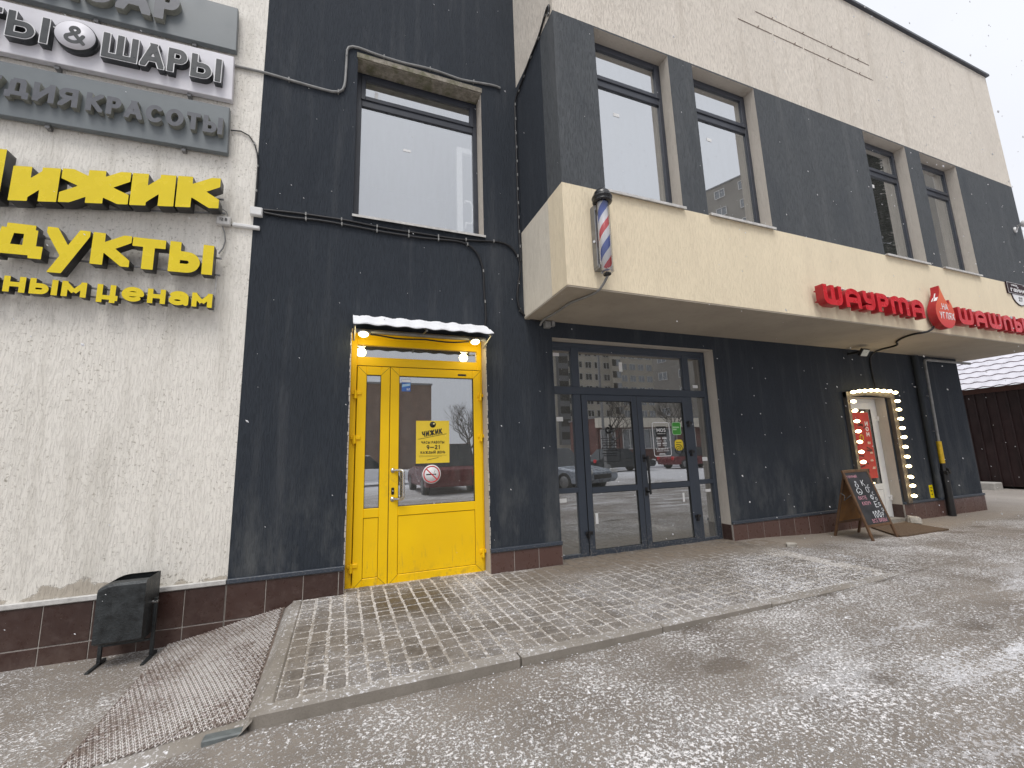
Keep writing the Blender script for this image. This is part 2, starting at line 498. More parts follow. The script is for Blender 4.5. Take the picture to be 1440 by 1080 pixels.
L = lambda a, b, c, d: ('L', a, b, c, d)
E_ = lambda a, b, c, d: ('e', a, b, c, d)
l_ = lambda a, b, c, d: ('l', a, b, c, d)
ST = L(0, 0, 0, 1)
SR = L(1, 0, 1, 1)
BP = rndp((0, 1), A(.6, .74, .4, .26, 90, -90), (0, .48))
GL = {
    'И': (.78, [ST, SR, L(0, 0, 1, 1)]), 'Й': (.78, [ST, SR, L(0, 0, 1, 1), l_(.3, 1.28, .7, 1.28)]),
    'Ж': (1.12, [L(.5, 0, .5, 1), L(0, 0, 1, 1), L(0, 1, 1, 0)]), 'К': (.74, [ST, E_(.02, .45, 1, 1), E_(.25, .6, 1, 0)]),
    'Ч': (.7, [SR, rndp((0, 1.3), (0, .66), (.06, .53), (.2, .46), (1, .44))]), 'П': (.74, [ST, SR, L(0, 1, 1, 1)]),
    'Р': (.66, [ST, BP]), 'P': (.66, [ST, BP]), 'О': (.86, [rndp(A(.5, .5, .5, .5, 0, 360, 32))]), 'O': (.86, [rndp(A(.5, .5, .5, .5, 0, 360, 32))]),
    'Д': (.84, [L(0, .12, 1, .12), l_(0, -.2, 0, .12), l_(1, -.2, 1, .12), l_(.17, .12, .27, 1), l_(.83, .12, .83, 1), l_(.22, 1, .93, 1)]),
    'Л': (.76, [l_(.12, .0, .3, 1), SR, l_(.2, 1, 1, 1)]), 'У': (.74, [E_(.56, .33, 0, 1), L(.28, 0, 1, 1)]),
    'Т': (.68, [L(.5, 0, .5, 1), L(0, 1, 1, 1)]), 'T': (.68, [L(.5, 0, .5, 1), L(0, 1, 1, 1)]),
    'Ы': (1.0, [ST, SR, rndp((0, .57), A(.36, .285, .24, .285, 90, -90), (0, 0))]),
    'Ь': (.66, [ST, rndp((0, .57), A(.6, .285, .4, .285, 90, -90), (0, 0))]),
    'Н': (.76, [ST, SR, L(0, .5, 1, .5)]), 'М': (.92, [ST, SR, E_(.5, .25, 0, 1), E_(.5, .25, 1, 1)]), 'M': (.92, [ST, SR, E_(.5, .25, 0, 1), E_(.5, .25, 1, 1)]),
    'Ц': (.84, [ST, L(.84, 0, .84, 1), L(0, 0, 1, 0), l_(1, 0, 1, -.28)]), 'Е': (.62, [ST, L(0, 0, 1, 0), L(0, 1, 1, 1), l_(0, .5, .9, .5)]),
    'Э': (.7, [rndp(A(.4, .5, .6, .5, 150, -150, 24)), l_(.4, .5, 1, .5)]),
    'е': (.92, [rndp(A(.5, .5, .5, .5, -52, -360, 30), (0, .5))]), 'А': (.84, [L(0, 0, .5, 1), L(1, 0, .5, 1), l_(.2, .3, .8, .3)]),
    'а': (.86, [rndp((1, 0), (1, .6), A(.5, .62, .5, .38, 0, 150)), rndp(A(.42, .29, .42, .29, 0, 360, 24))]),
    'Ш': (1.12, [ST, SR, L(.5, 0, .5, 1), L(0, 0, 1, 0)]), 'С': (.8, [rndp(A(.55, .5, .55, .5, 48, 312, 26))]), 'C': (.8, [rndp(A(.55, .5, .55, .5, 48, 312, 26))]),
    'Я': (.72, [SR, rndp((1, 1), A(.4, .74, .4, .26, 90, 270), (1, .48)), E_(.6, .5, 0, 0)]),
    'Б': (.7, [ST, L(0, 1, .9, 1), rndp((0, .57), A(.6, .285, .4, .285, 90, -90), (0, 0))]),
    'В': (.7, [ST, rndp((0, 1), A(.55, .77, .35, .23, 90, -90), (0, .54)), rndp((0, .54), A(.6, .27, .4, .27, 90, -90), (0, 0))]),
    'Г': (.6, [ST, L(0, 1, 1, 1)]), 'З': (.68, [rndp(A(.45, .76, .5, .24, 150, -90)), rndp(A(.45, .26, .55, .26, 90, -150))]),
    'Ф': (1.0, [L(.5, 0, .5, 1), rndp(A(.5, .52, .5, .32, 0, 360, 30))]), 'Х': (.78, [L(0, 0, 1, 1), L(0, 1, 1, 0)]),
    '&': (.86, [rndp((1, .0), (.3, .72), A(.45, .82, .22, .18, 215, -40, 16), (.2, .45), A(.4, .25, .4, .25, 150, 330, 16), (.95, .5))]),
    'S': (.66, [rndp(A(.5, .76, .45, .24, 30, 270, 16), A(.5, .26, .5, .26, 90, -150, 16))]),
    '0': (.62, [rndp(A(.5, .5, .5, .5, 0, 360, 30))]), '1': (.4, [L(.8, 0, .8, 1), l_(.8, .95, .1, .7)]),
    '2': (.62, [rndp(A(.48, .72, .48, .28, 160, -30, 16), (0, .04)), L(0, 0, 1, 0)]), '7': (.6, [L(0, 1, 1, 1), L(.3, 0, 1, 1)]),
    '6': (.64, [rndp(A(.5, .32, .5, .32, 0, 360, 26)), rndp((0, .32), A(.65, .5, .65, .5, 200, 100, 14))]),
    '9': (.64, [rndp(A(.5, .68, .5, .32, 0, 360, 26)), rndp((1, .68), A(.35, .5, .65, .5, 20, -80, 14))]), '—': (.95, [L(0, .45, 1, .45)]),
    '-': (.45, [L(0, .45, 1, .45)]), '.': (.2, [l_(.3, .05, .7, .05)]),
    # rounded futuristic set used on the red sign
    'rШ': (1.15, [rndp((0, 1.3), (0, .22), (.08, .06), (.22, 0), (.78, 0), (.92, .06), (1, .22), (1, 1.3)), L(.5, .1, .5, 1)]),
    'rА': (.98, [rndp((0, -.3), (0, .55), A(.5, .6, .5, .4, 180, 0, 12), (1, -.3)), l_(0, .36, 1, .36)]),
    'rУ': (.9, [rndp((0, 1.3), (0, .75), (.1, .55), (.3, .47), (1, .45)), rndp((1, 1.3), (1, .25), (.85, .06), (.65, 0), (.1, 0))]),
    'rР': (.88, [ST, rndp((0, 1), A(.6, .7, .4, .3, 90, -90), (0, .4))]),
    'rМ': (1.3, [rndp((0, -.3), (0, .75), A(.25, .75, .25, .25, 180, 0, 10), (.5, 0.05)), rndp((.5, .75), A(.75, .75, .25, .25, 180, 0, 10), (1, -.3))]),
    'rЛ': (.95, [rndp((0, -.3), (0, .6), A(.5, .6, .5, .4, 180, 0, 12), (1, -.3))]),
    'rЫ': (1.15, [ST, SR, rndp((0, .6), A(.38, .3, .24, .3, 90, -90), (0, 0))]), 'rК': (.95, [ST, E_(.02, .45, 1, 1), E_(.3, .6, 1, 0)]),
}
LOWDESC = {'ц': ('Ц', 0), 'д': ('Д', 0), 'у': ('У', -.36), 'р': ('Р', -.36)}
_gc = {}


def glyph(ch, t, wf=1.0, res=56):
    """outline loops of a glyph, union of strokes by distance field and marching squares"""
    key = (ch, round(t, 3), round(wf, 3))
    if key in _gc: return _gc[key]
    base, desc = ch, 0
    if len(ch) == 1 and ch in LOWDESC: base, desc = LOWDESC[ch]
    elif len(ch) == 1 and ch not in GL and ch.upper() in GL: base = ch.upper()
    w, items = GL[base]
    w = max(w * wf, t * 1.02)
    ymin = min([0, desc] + [(-.2 if base in 'ДЦ' else 0)])
    if base == 'Ц': ymin = -.22
    ymax = 1.0 if base != 'Й' else 1.4
    t2 = t / 2
    X = lambda u: t2 + u * (w - t)
    lo = desc
    Y = lambda v: (lo + t2) + v * (1 - lo - t)
    pad = .06
    nx = int((w + 2 * pad) * res) + 2
    ny = int((ymax - ymin + 2 * pad) * res) + 2
    gx = -pad + np.arange(nx) / res
    gy = ymin - pad + np.arange(ny) / res
    PX, PY = np.meshgrid(gx, gy, indexing='ij')
    D = np.full(PX.shape, 9.)

    def seg(x0, y0, x1, y1, rnd):
        dx, dy = x1 - x0, y1 - y0
        ln = math.hypot(dx, dy) or 1e-9
        ux, uy = dx / ln, dy / ln
        a = (PX - x0) * ux + (PY - y0) * uy
        b = np.abs(-(PX - x0) * uy + (PY - y0) * ux)
        if rnd:
            aa = np.clip(a, 0, ln)
            return np.hypot(a - aa, b) - t2
        return np.maximum(b - t2, np.abs(a - ln / 2) - ln / 2)

    for it in items:
        if it[0] == 'p':
            pts = [(X(u), Y(v)) for u, v in it[1]]
            for i in range(len(pts) - 1):
                if math.hypot(pts[i][0] - pts[i + 1][0], pts[i][1] - pts[i + 1][1]) < 1e-6: continue
                D = np.minimum(D, seg(*pts[i], *pts[i + 1], True))
        else:
            x0, y0, x1, y1 = X(it[1]), Y(it[2]), X(it[3]), Y(it[4])
            ln = math.hypot(x1 - x0, y1 - y0) or 1
            ux, uy = (x1 - x0) / ln, (y1 - y0) / ln
            e = t * 1.2
            if it[0] in 'Le': x1, y1 = x1 + ux * e, y1 + uy * e
            if it[0] == 'L': x0, y0 = x0 - ux * e, y0 - uy * e
            D = np.minimum(D, seg(x0, y0, x1, y1, False))
    box = np.maximum(np.abs(PX - w / 2) - w / 2, np.maximum(ymin - PY, PY - ymax))
    if base not in 'ДЦ' and desc == 0 and ymax == 1.0: box = np.maximum(box, -PY)
    D = np.maximum(D, box)
    D = np.where(np.abs(D) < 1e-6, 1e-6, D)
    S = D < 0
    mixd = (S[:-1, :-1].astype(int) + S[1:, :-1] + S[1:, 1:] + S[:-1, 1:])
    cells = np.argwhere((mixd > 0) & (mixd < 4))
    nxt = {}
    pos = {}

    def ept(i0, j0, i1, j1):
        k = (i0, j0, i1, j1) if (i0, j0) < (i1, j1) else (i1, j1, i0, j0)
        if k not in pos:
            a, b = D[k[0], k[1]], D[k[2], k[3]]
            f = a / (a - b)
            pos[k] = (gx[k[0]] * (1 - f) + gx[k[2]] * f, gy[k[1]] * (1 - f) + gy[k[3]] * f)
        return k

    for i, j in cells:
        i, j = int(i), int(j)
        c = [(i, j), (i + 1, j), (i + 1, j + 1), (i, j + 1)]
        s = [bool(S[q]) for q in c]
        ent, ext = [], []
        for k in range(4):
            a, b = s[k], s[(k + 1) % 4]
            if a != b:
                e = ept(*c[k], *c[(k + 1) % 4])
                (ext if a else ent).append((k, e))
        for k, e in ext:      # inside on the left
            best = min(ent, key=lambda q: (k - q[0]) % 4 if len(ent) > 1 else 0)
            nxt[e] = best[1]
    loops = []
    while nxt:
        st, cur = next(iter(nxt.items()))
        loop = [st]
        del nxt[st]
        while cur in nxt:
            loop.append(cur)
            cur = nxt.pop(cur)
        P = [pos[k] for k in loop]
        if len(P) < 6: continue
        # simplify
        ch_ = True
        keep = P
        for _ in range(5):
            out = []
            n_ = len(keep)
            i = 0
            while i < n_:
                a, b, c2 = keep[i - 1], keep[i], keep[(i + 1) % n_]
                d = abs((b[0] - a[0]) * (c2[1] - a[1]) - (b[1] - a[1]) * (c2[0] - a[0])) / (math.hypot(c2[0] - a[0], c2[1] - a[1]) or 1)
                if d < .0022 and i % 2 == 0 and math.hypot(c2[0] - a[0], c2[1] - a[1]) < .5: pass
                else: out.append(b)
                i += 1
            if len(out) < 6 or len(out) == len(keep): break
            keep = out
        loops.append(keep)
    _gc[key] = (w, loops)
    return _gc[key]


def loops_mesh(name, loops, depth, mats, bev=0.0):
    """flat loops in x,y -> solid standing in x,z with its face towards -y"""
    cu = bpy.data.curves.new(name, 'CURVE')
    cu.dimensions = '2D'
    cu.fill_mode = 'BOTH'
    cu.extrude = depth / 2
    cu.bevel_depth = bev
    cu.bevel_resolution = 0
    if bev: cu.offset = -bev
    for lp in loops:
        sp = cu.splines.new('POLY')
        sp.points.add(len(lp) - 1)
        for i, (x, y) in enumerate(lp): sp.points[i].co = (x, y, 0, 1)
        sp.use_cyclic_u = True
    tmp = bpy.data.objects.new('tmp', cu)
    me = bpy.data.meshes.new_from_object(tmp)
    bpy.data.objects.remove(tmp)
    bpy.data.curves.remove(cu)
    me.name = name
    me.transform(Matrix(((1, 0, 0, 0), (0, 0, -1, -depth / 2), (0, 1, 0, 0), (0, 0, 0, 1))))
    me.materials.clear()
    for q in mats: me.materials.append(q)
    if len(mats) > 1:
        for p in me.polygons: p.material_index = 0 if p.normal.y < -.9 else 1
    return me


def layout(text, t, gap, wf=1.0, space=.45):
    x = 0
    out = []
    for ch in text:
        if ch == ' ':
            x += space
            continue
        w, lp = glyph(ch, t, wf)
        out.append((ch, x, w, lp))
        x += w + gap
    return out, x - gap


def lettering(name, text, x0, x1, y, z0, H, t, mats, parent, depth=.002, gap=.16, rot=0.0, w=None, tall=None):
    """a whole printed line as one thin solid"""
    lay, W = layout(text, t, gap)
    loops = []
    s = (x1 - x0) / W
    for ch, x, w_, lp in lay:
        loops += [[((px + x) * s, py * H) for px, py in q] for q in lp]
    me = loops_mesh(name, loops, depth, mats)
    return put(name, me, parent, (x0, y, z0), (0, -rot, 0))


_lm = {}


def letters(items, y, H, t, depth, mats, parent, shear=0.0, xs=0.0, name='letter', bev=0.0):
    """items: (glyph, x0, x1, z0, height) each letter a part"""
    for ch, x0, x1, z0, h in items:
        tt = t * H / h
        w, lp = glyph(ch, tt, (x1 - x0) / h / GL[ch if ch in GL else LOWDESC[ch][0] if ch in LOWDESC else ch.upper()][0])
        loops = [[(px * h, py * h + shear * (px * h)) for px, py in q] for q in lp]
        me = loops_mesh(name, loops, depth, mats, bev)
        put(name, me, parent, (x0, y, z0))
# ================================================================== the ground
def sstep(a, b, x):
    t = max(0., min(1., (x - a) / (b - a)))
    return t * t * (3 - 2 * t)


def ground_z(x, y):
    road = -.058 + .013 * (max(-.3, min(4.3, x)) + .3)            # road meets the kerb
    road += .012 * sstep(3.4, 4.6, x)
    wall = -.07
    if x < -.3:
        s = sstep(-.3, -1.35, x) if False else max(0, min(1, (-.3 - x) / .9))
        s = s * s * (3 - 2 * s) * .35 + s * .65
        wl = -.035 - .170 * s
        rd = -.060 - .085 * s
        f = max(0, min(1, (-y) / 1.75))
        z = wl * (1 - f) + rd * f
    elif x < 4.35 and y > -1.78:
        z = -.075
    else:
        f = sstep(-1.9, -.2, y)
        z = road * (1 - f) + (-.062) * f if x > 4.35 else road
        if x > 4.35 and y > -1.8: z = min(z + .055 * (1 - sstep(4.7, 6.4, x)), -.006)
    z -= .10 * sstep(11.5, 15, x)
    z -= .06 * sstep(-3.5, -9, y) * (1 if x < 11 else 0)
    return z


def axis(fine0, fine1, step, far0, far1):
    a = list(np.arange(fine0, fine1 + 1e-6, step))
    x, d = fine1, step
    while x < far1:
        d *= 1.35
        x = min(far1, x + d)
        a.append(x)
    x, d = fine0, step
    while x > far0:
        d *= 1.35
        x = max(far0, x - d)
        a.insert(0, x)
    return [float(q) for q in a]


xs_ = axis(-3.4, 11.4, .05, -260, 260)
ys_ = axis(-4.6, .1, .05, -260, 200)
from mathutils import noise as MN
gv, gf = [], []
for y in ys_:
    for x in xs_:
        z = ground_z(x, y)
        z += .006 * MN.noise(Vector((x * 1.7, y * 1.7, 0))) + .003 * MN.noise(Vector((x * 9, y * 9, 3)))
        if abs(x) > 20 or y < -20 or y > 8: z -= .02
        gv.append((x, y, z))
nx_ = len(xs_)
for j in range(len(ys_) - 1):
    for i in range(nx_ - 1):
        gf.append((j * nx_ + i, j * nx_ + i + 1, (j + 1) * nx_ + i + 1, (j + 1) * nx_ + i))
me = bpy.data.meshes.new('ground')
me.from_pydata(gv, [], gf)
me.polygons.foreach_set('use_smooth', [True] * len(gf))


def snow_on(n, base, amt_lo, amt_hi, big=.9, grain=38., snowc=(.80, .80, .83), stretch=(1, 1, 1), softk=.25):
    """thin drift of granular snow over a surface; returns colour and a height for bump"""
    v = n.map(n.pos, stretch)
    b = n.noise(big, 5, .62, v)
    g1 = n.noise(grain, 3, .65, v, dist=.4)
    g2 = n.noise(grain * 2.6, 2, .6, v)
    g = n.math('ADD', n.math('MULTIPLY', g1, .68), n.math('MULTIPLY', g2, .32))
    th = n.rng(b, .32, .68, amt_lo, amt_hi)
    d = n.math('SUBTRACT', g, th)
    f = n.rng(d, -.03, .06, 0, .92)
    soft = n.rng(b, .40, .70, .0, softk)
    c = n.mix(soft, base, tuple(q * .8 for q in snowc))
    return n.mix(f, c, snowc), f


n = NT('trodden_asphalt')
asp = n.mix(n.rng(n.noise(2.1, 4, .6), .35, .65), (.180, .154, .130), (.268, .238, .208))
asp = n.mix(n.rng(n.noise(150, 3, .7), .42, .62, 0, .45), asp, (.15, .13, .112))
asp = n.mix(n.rng(n.vor(75), .12, .02, 0, .5), asp, (.46, .43, .40))
prt = n.vor(1.25, n.map(n.pos, (1, 1.7, 1), rot=(0, 0, .5)))        # bare damp patches left by feet and tyres
prt_f = n.rng(n.math('ADD', prt, n.math('MULTIPLY', n.noise(7, 4), .30)), .26, .36, 1, 0)
broad = n.rng(n.noise(1.3, 4, .6, n.map(n.pos, (1, 1.6, 1), loc=(4, 2, 0))), .46, .66, 0, .55)
asp = n.mix(n.math('MULTIPLY', broad, .6), asp, (.30, .262, .225))
asp = n.mix(n.math('MULTIPLY', prt_f, .5), asp, (.105, .082, .062))
pos = n.xyz(n.pos)
c, f = snow_on(n, asp, .60, .468, .95, 64., snowc=(.86, .84, .84), softk=.08)
streak = n.noise(1, 4, .6, n.map(n.pos, (.7, 3.6, 1), rot=(0, 0, .35)))      # wheel-swept snow streaks towards the lane
right = n.math('MULTIPLY', n.rng(pos[0], 1.2, 3.6), n.rng(pos[1], -1.9, -2.7, 0, 1))
f2 = n.math('MULTIPLY', n.rng(n.math('ADD', streak, n.math('MULTIPLY', n.noise(48, 3, .7), .8)), .955, 1.03, 0, .9), right)
c = n.mix(f2, c, (.80, .80, .83))
c = n.mix(n.math('MULTIPLY', prt_f, .6), c, asp)
farx = n.rng(pos[0], 10.6, 12.5)
fary = n.rng(pos[1], -7.0, -16)
c = n.mix(n.math('MULTIPLY', n.math('MAXIMUM', farx, fary), .85), c, (.76, .76, .79))
slush = n.math('MULTIPLY', n.rng(pos[1], -.75, -.45), n.rng(pos[0], 4.2, 5.0))     # dry swept strip along the wall
c = n.mix(n.math('MULTIPLY', slush, .8), c, (.30, .255, .21))
h = n.math('ADD', n.math('MULTIPLY', f, 1.0), n.math('MULTIPLY', n.noise(120, 3, .7), .6))
M['ground'] = n.done(c, n.rng(n.noise(3, 3), .3, .7, .6, .95), n.bump(h, .006, .9), spec=.3)
me.materials.append(M['ground'])
tag(put('ground', me), kind='structure')

# ================================================================== the building
B = thing('shop_building', (4, 0, 0), 'two-storey shop building of dark grey and cream render with an overhanging upper floor', 'building')
T = .30    # wall thickness


def wall(name, x0, x1, z0, z1, y, holes, mats, T=T, mi_rows=None, parent=B, step=None):
    """wall sheet facing -y with openings, reveals and an inner face. mats: face, reveal, inner"""
    X_ = sorted({x0, x1, *[h[0] for h in holes], *[h[1] for h in holes]})
    Z_ = sorted({z0, z1, *[h[2] for h in holes], *[h[3] for h in holes]})
    mb = MB()
    for i in range(len(X_) - 1):
        for j in range(len(Z_) - 1):
            cx, cz = (X_[i] + X_[i + 1]) / 2, (Z_[j] + Z_[j + 1]) / 2
            if any(h[0] < cx < h[1] and h[2] < cz < h[3] for h in holes): continue
            for yy, mi in ((y, 0), (y + T, 2)):
                mb.add([(X_[i], yy, Z_[j]), (X_[i + 1], yy, Z_[j]), (X_[i + 1], yy, Z_[j + 1]), (X_[i], yy, Z_[j + 1])], [(0, 1, 2, 3)], mi)
    for a, b, c, d in holes:
        ends = [((a, c), (a, d)), ((b, d), (b, c)), ((a, d), (b, d))]
        if c > z0 + .001: ends.append(((b, c), (a, c)))
        for p, q in ends:
            mb.add([(p[0], y, p[1]), (q[0], y, q[1]), (q[0], y + T, q[1]), (p[0], y + T, p[1])], [(0, 1, 2, 3)], 1)
    for p, q in [((x0, z0), (x0, z1)), ((x1, z1), (x1, z0)), ((x0, z1), (x1, z1)), ((x1, z0), (x0, z0))]:
        mb.add([(p[0], y, p[1]), (q[0], y, q[1]), (q[0], y + T, q[1]), (p[0], y + T, p[1])], [(0, 1, 2, 3)], 0)
    me = bpy.data.meshes.new(name)
    me.from_pydata(mb.v, [], mb.f)
    me.polygons.foreach_set('material_index', mb.mi)
    for q in mats: me.materials.append(q)
    return put(name, me, parent)


HW = (.035, 1.402, 3.54, 5.365)          # main upper window
HD = (.058, 1.392, -.3, 2.375)            # yellow door
HS = (2.19, 4.585, -.3, 2.44)            # storefront
HP = (7.19, 8.16, -.3, 1.86)             # white door
M['inner'] = plain('inner_wall_paint', (.34, .34, .31), .8, var=.08, sc=1.5)
w1 = wall('wall', -9., -.82, -.5, 8.25, .0, [], (M['pale'], M['pale'], M['inner']))
w1['label'] = 'pale pitted render wall behind the yellow letters'
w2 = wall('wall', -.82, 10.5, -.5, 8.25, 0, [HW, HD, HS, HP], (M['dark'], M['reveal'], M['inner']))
w2['label'] = 'dark blue-grey ground floor and stairwell wall'
MB().box(HW[0] + .002, HW[1] - .002, .004, .17, HW[3] - .012, HW[3] - .002).box(HW[0] - .01, HW[1] + .01, -.012, .0, HW[3] - .002, HW[3] + .055).put('lintel', M['moss'], B)
MB().box(10.2, 10.498, T, 9, -.5, 2.64).put('side_wall', M['dark'], B)
CW = [(2.34, 3.312, 3.672, 5.56), (3.665, 4.656, 3.672, 5.56), (6.80, 7.80, 3.672, 5.56), (8.18, 9.192, 3.672, 5.56)]
OX0, OX1, OY = 1.855, 11.0, -1.0
o = wall('overhang_wall', OX0, OX1, 3.66, 5.58, OY, CW, (M['dark_lit'], M['reveal'], M['inner']))
o['label'] = 'dark render band between the upper windows'
o = wall('overhang_band', OX0, OX1, 2.64, 3.66, OY, [], (M['band'], M['band'], M['inner']))
o['label'] = 'cream band under the upper windows'
o = wall('parapet_wall', OX0, OX1, 5.58, 7.83, OY, [], (M['pale_up'], M['pale_up'], M['inner']))
o['label'] = 'sand coloured parapet above the windows'
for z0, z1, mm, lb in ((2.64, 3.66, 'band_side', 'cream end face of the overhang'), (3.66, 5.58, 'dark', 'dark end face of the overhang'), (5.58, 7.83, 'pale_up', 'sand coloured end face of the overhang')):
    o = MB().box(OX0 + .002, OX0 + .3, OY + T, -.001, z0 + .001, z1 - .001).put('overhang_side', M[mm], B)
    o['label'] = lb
    MB().box(OX1 - .3, OX1 - .002, OY + T, 9, z0 + .001, z1 - .001).put('overhang_side', M[mm], B)
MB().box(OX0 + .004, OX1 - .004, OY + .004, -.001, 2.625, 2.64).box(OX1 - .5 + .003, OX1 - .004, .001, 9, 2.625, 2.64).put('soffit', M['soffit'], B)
MB().box(OX0 - .03, OX1 + .04, OY - .045, OY + .3, 7.832, 7.87).box(OX1 - .28, OX1 + .04, OY + .3, 9, 7.832, 7.87).put('parapet_cap', M['anth'], B)
MB().box(-9, OX0, -.04, .35, 8.252, 8.29).put('parapet_cap', M['anth'], B)
MB().box(-9, 10.9, .31, 9, 7.4, 7.6).put('roof', M['greymetal'], B)


def room(name, x0, x1, y0, y1, z0, z1, wallm, floorm, label):
    mb = MB()
    v = [(x0, y0, z0), (x1, y0, z0), (x1, y1, z0), (x0, y1, z0), (x0, y0, z1), (x1, y0, z1), (x1, y1, z1), (x0, y1, z1)]
    mb.add(v, [(3, 2, 6, 7), (0, 3, 7, 4), (2, 1, 5, 6), (4, 7, 6, 5)], 0)
    mb.add(v, [(0, 1, 2, 3)], 1)
    me = bpy.data.meshes.new(name)
    me.from_pydata(mb.v, [], mb.f)
    me.polygons.foreach_set('material_index', mb.mi)
    for q in (wallm, floorm): me.materials.append(q)
    o = put(name, me, B)
    o['label'] = label
    return o


M['room_dark'] = plain('dim_room_paint', (.16, .165, .15), .85, var=.1, sc=1)
M['room_floor'] = plain('room_floor', (.18, .17, .15), .6, var=.2, sc=3)
M['room_pale'] = plain('white_room_paint', (.72, .73, .74), .85, var=.05, sc=1)
room('room', -.6, 1.8, .301, 3.6, 3.0, 6.2, M['room_pale'], M['room_floor'], 'stairwell room behind the upper window')
room('room', 2.17, 10.65, OY + T + .001, 3.6, 3.1, 6.2, M['room_dark'], M['room_floor'], 'upper floor room')
room('room', -.6, 1.85, .301, 3.0, -.01, 2.6, M['room_dark'], M['room_floor'], 'entrance lobby behind the yellow door')
room('room', 1.9, 5.4, .301, 4.0, -.01, 2.6, M['room_dark'], M['room_floor'], 'shop room behind the glass front')
room('room', 6.6, 8.9, .301, 3.0, -.01, 2.4, M['room_dark'], M['room_floor'], 'kiosk room behind the white door')

# ---- plinth: bedding, tiles and ledge
TW = .275
tileme = MB().box(0, 1, 0, 1, 0, 1).mesh('tile')
tm = {}


def tile(x0, x1, z0, z1, y=-.022, d=.016, mat='tile'):
    k = (round(x1 - x0, 3), round(z1 - z0, 3), mat)
    if k not in tm: tm[k] = MB().box(0, x1 - x0, 0, d, 0, z1 - z0, bev=.0025).mesh('tile', M[mat])
    put('tile', tm[k], B, (x0, y + random.uniform(-.0012, .0012), z0), (random.uniform(-.004, .004), 0, 0))


def plinth(x0, x1, joints, zs, ledge_mat, mat='tile', ends=()):
    MB().box(x0, x1, -.0185, -.0005, -.45, .186).put('plinth_bedding', M['grout'], B)
    xs = [x0] + [j for j in joints if x0 + .03 < j < x1 - .03] + [x1]
    for a, b in zip(xs[:-1], xs[1:]):
        for c, d in zip(zs[:-1], zs[1:]):
            tile(a + .003, b - .003, c + .003, d - .003, mat=mat)
    MB().box(x0, x1, -.034, -.0008, .190, .226, bev=.004).put('plinth_ledge', ledge_mat, B)


J = [-.816 + TW * k for k in range(-30, 4)]
plinth(-6.5, -.822, J, [-.383, -.083, .187], M['whitedirty'])
plinth(-.818, .056, J, [-.383, -.083, .187], M['anth_d'])
plinth(1.394, 2.188, [1.644, 1.914], [-.3, .187], M['anth_d'], 'tile_r')
plinth(4.587, 7.188, [4.83 + .2865 * k for k in range(9)], [-.3, .187], M['anth_d'], 'tile_r')
plinth(8.162, 10.5, [8.42 + .283 * k for k in range(9)], [-.3, .187], M['anth_d'], 'tile_r')
for xr, dx in ((4.585, 1), (8.16, 1)):      # tiles that turn into the door reveals
    o = put('tile', MB().box(xr - .012, xr - .001, .001, .14, -.2, .184, bev=.002).mesh('tile', M['tile']), B)
    o['label'] = 'plinth tile turned into the doorway'


# ---- windows
def frame_bars(x0, x1, z0, z1, y, w, d=.06, extra=()):
    mb = MB()
    mb.box(x0, x0 + w, y, y + d, z0, z1, bev=.004).box(x1 - w, x1, y, y + d, z0, z1, bev=.004)
    mb.box(x0 + w, x1 - w, y + .0005, y + d - .0005, z1 - w, z1, bev=.004).box(x0 + w, x1 - w, y + .0005, y + d - .0005, z0, z0 + w, bev=.004)
    for a, b, c, e in extra: mb.box(a, b, y + .001, y + d - .001, c, e, bev=.004)
    return mb


def upper_window(h, y, zbar, glass, label, wf=.055):
    x0, x1, z0, z1 = h
    mb = frame_bars(x0, x1, z0, z1, y, wf, .07, [(x0 + wf, x1 - wf, zbar, zbar + .085)])
    # the narrow opening light above the bar sits proud of the frame
    a, b, c, d = x0 + wf - .01, x1 - wf + .01, zbar + .075, z1 - wf + .01
    mb2 = frame_bars(a, b, c, d, y - .014, .048, .05)
    mb.box(x0 + .002, x1 - .002, y + .012, y + .068, z1 - .001, z1 + .03)
    w = mb.put('window', M['anth'], B)
    w['label'] = label
    s = mb2.put('vent_sash', M['anth'], w)
    MB().box(x0 + wf - .005, x1 - wf + .005, y + .022, y + .030, z0 + wf - .005, zbar + .005).put('pane', M[glass], w)
    MB().box(a + .04, b - .04, y + .006, y + .012, c + .04, d - .04).put('pane', M[glass], w)
    return w


wmain = upper_window(HW, .18, 4.955, 'glass_main', 'square upper window over the yellow door')
upper_window(CW[0], OY + .14, 5.02, 'glass_up', 'upper window above the barber pole')
upper_window(CW[1], OY + .14, 5.02, 'glass_up', 'second upper window from the overhang corner')
upper_window(CW[2], OY + .14, 5.02, 'glass_up', 'third upper window from the overhang corner')
upper_window(CW[3], OY + .14, 5.02, 'glass_up', 'upper window nearest the far corner')
for h in CW:
    MB().box(h[0] + .002, h[1] + .012, OY - .035, OY + .14, 3.662, 3.6715).box(h[0] + .002, h[1] + .012, OY - .038, OY - .034, 3.645, 3.6715).put('window_sill', M['whitedirty'], B)
MB().box(HW[0] - .01, HW[1] + .012, -.035, .18, 3.532, 3.5395).box(HW[0] - .01, HW[1] + .012, -.038, -.034, 3.515, 3.5395).put('window_sill', M['whitedirty'], B)
# stickers left on the panes
for x, z, w_, h_, y in ((.222, 5.06, .035, .10, .173), (.54, 4.53, .085, .028, .199), (2.63, 4.72, .075, .04, OY + .159), (3.955, 4.77, .075, .04, OY + .159), (7.12, 4.84, .06, .05, OY + .159)):
    MB().box(x, x + w_, y, y + .001, z, z + h_).put('pane_sticker', M['white'], B)
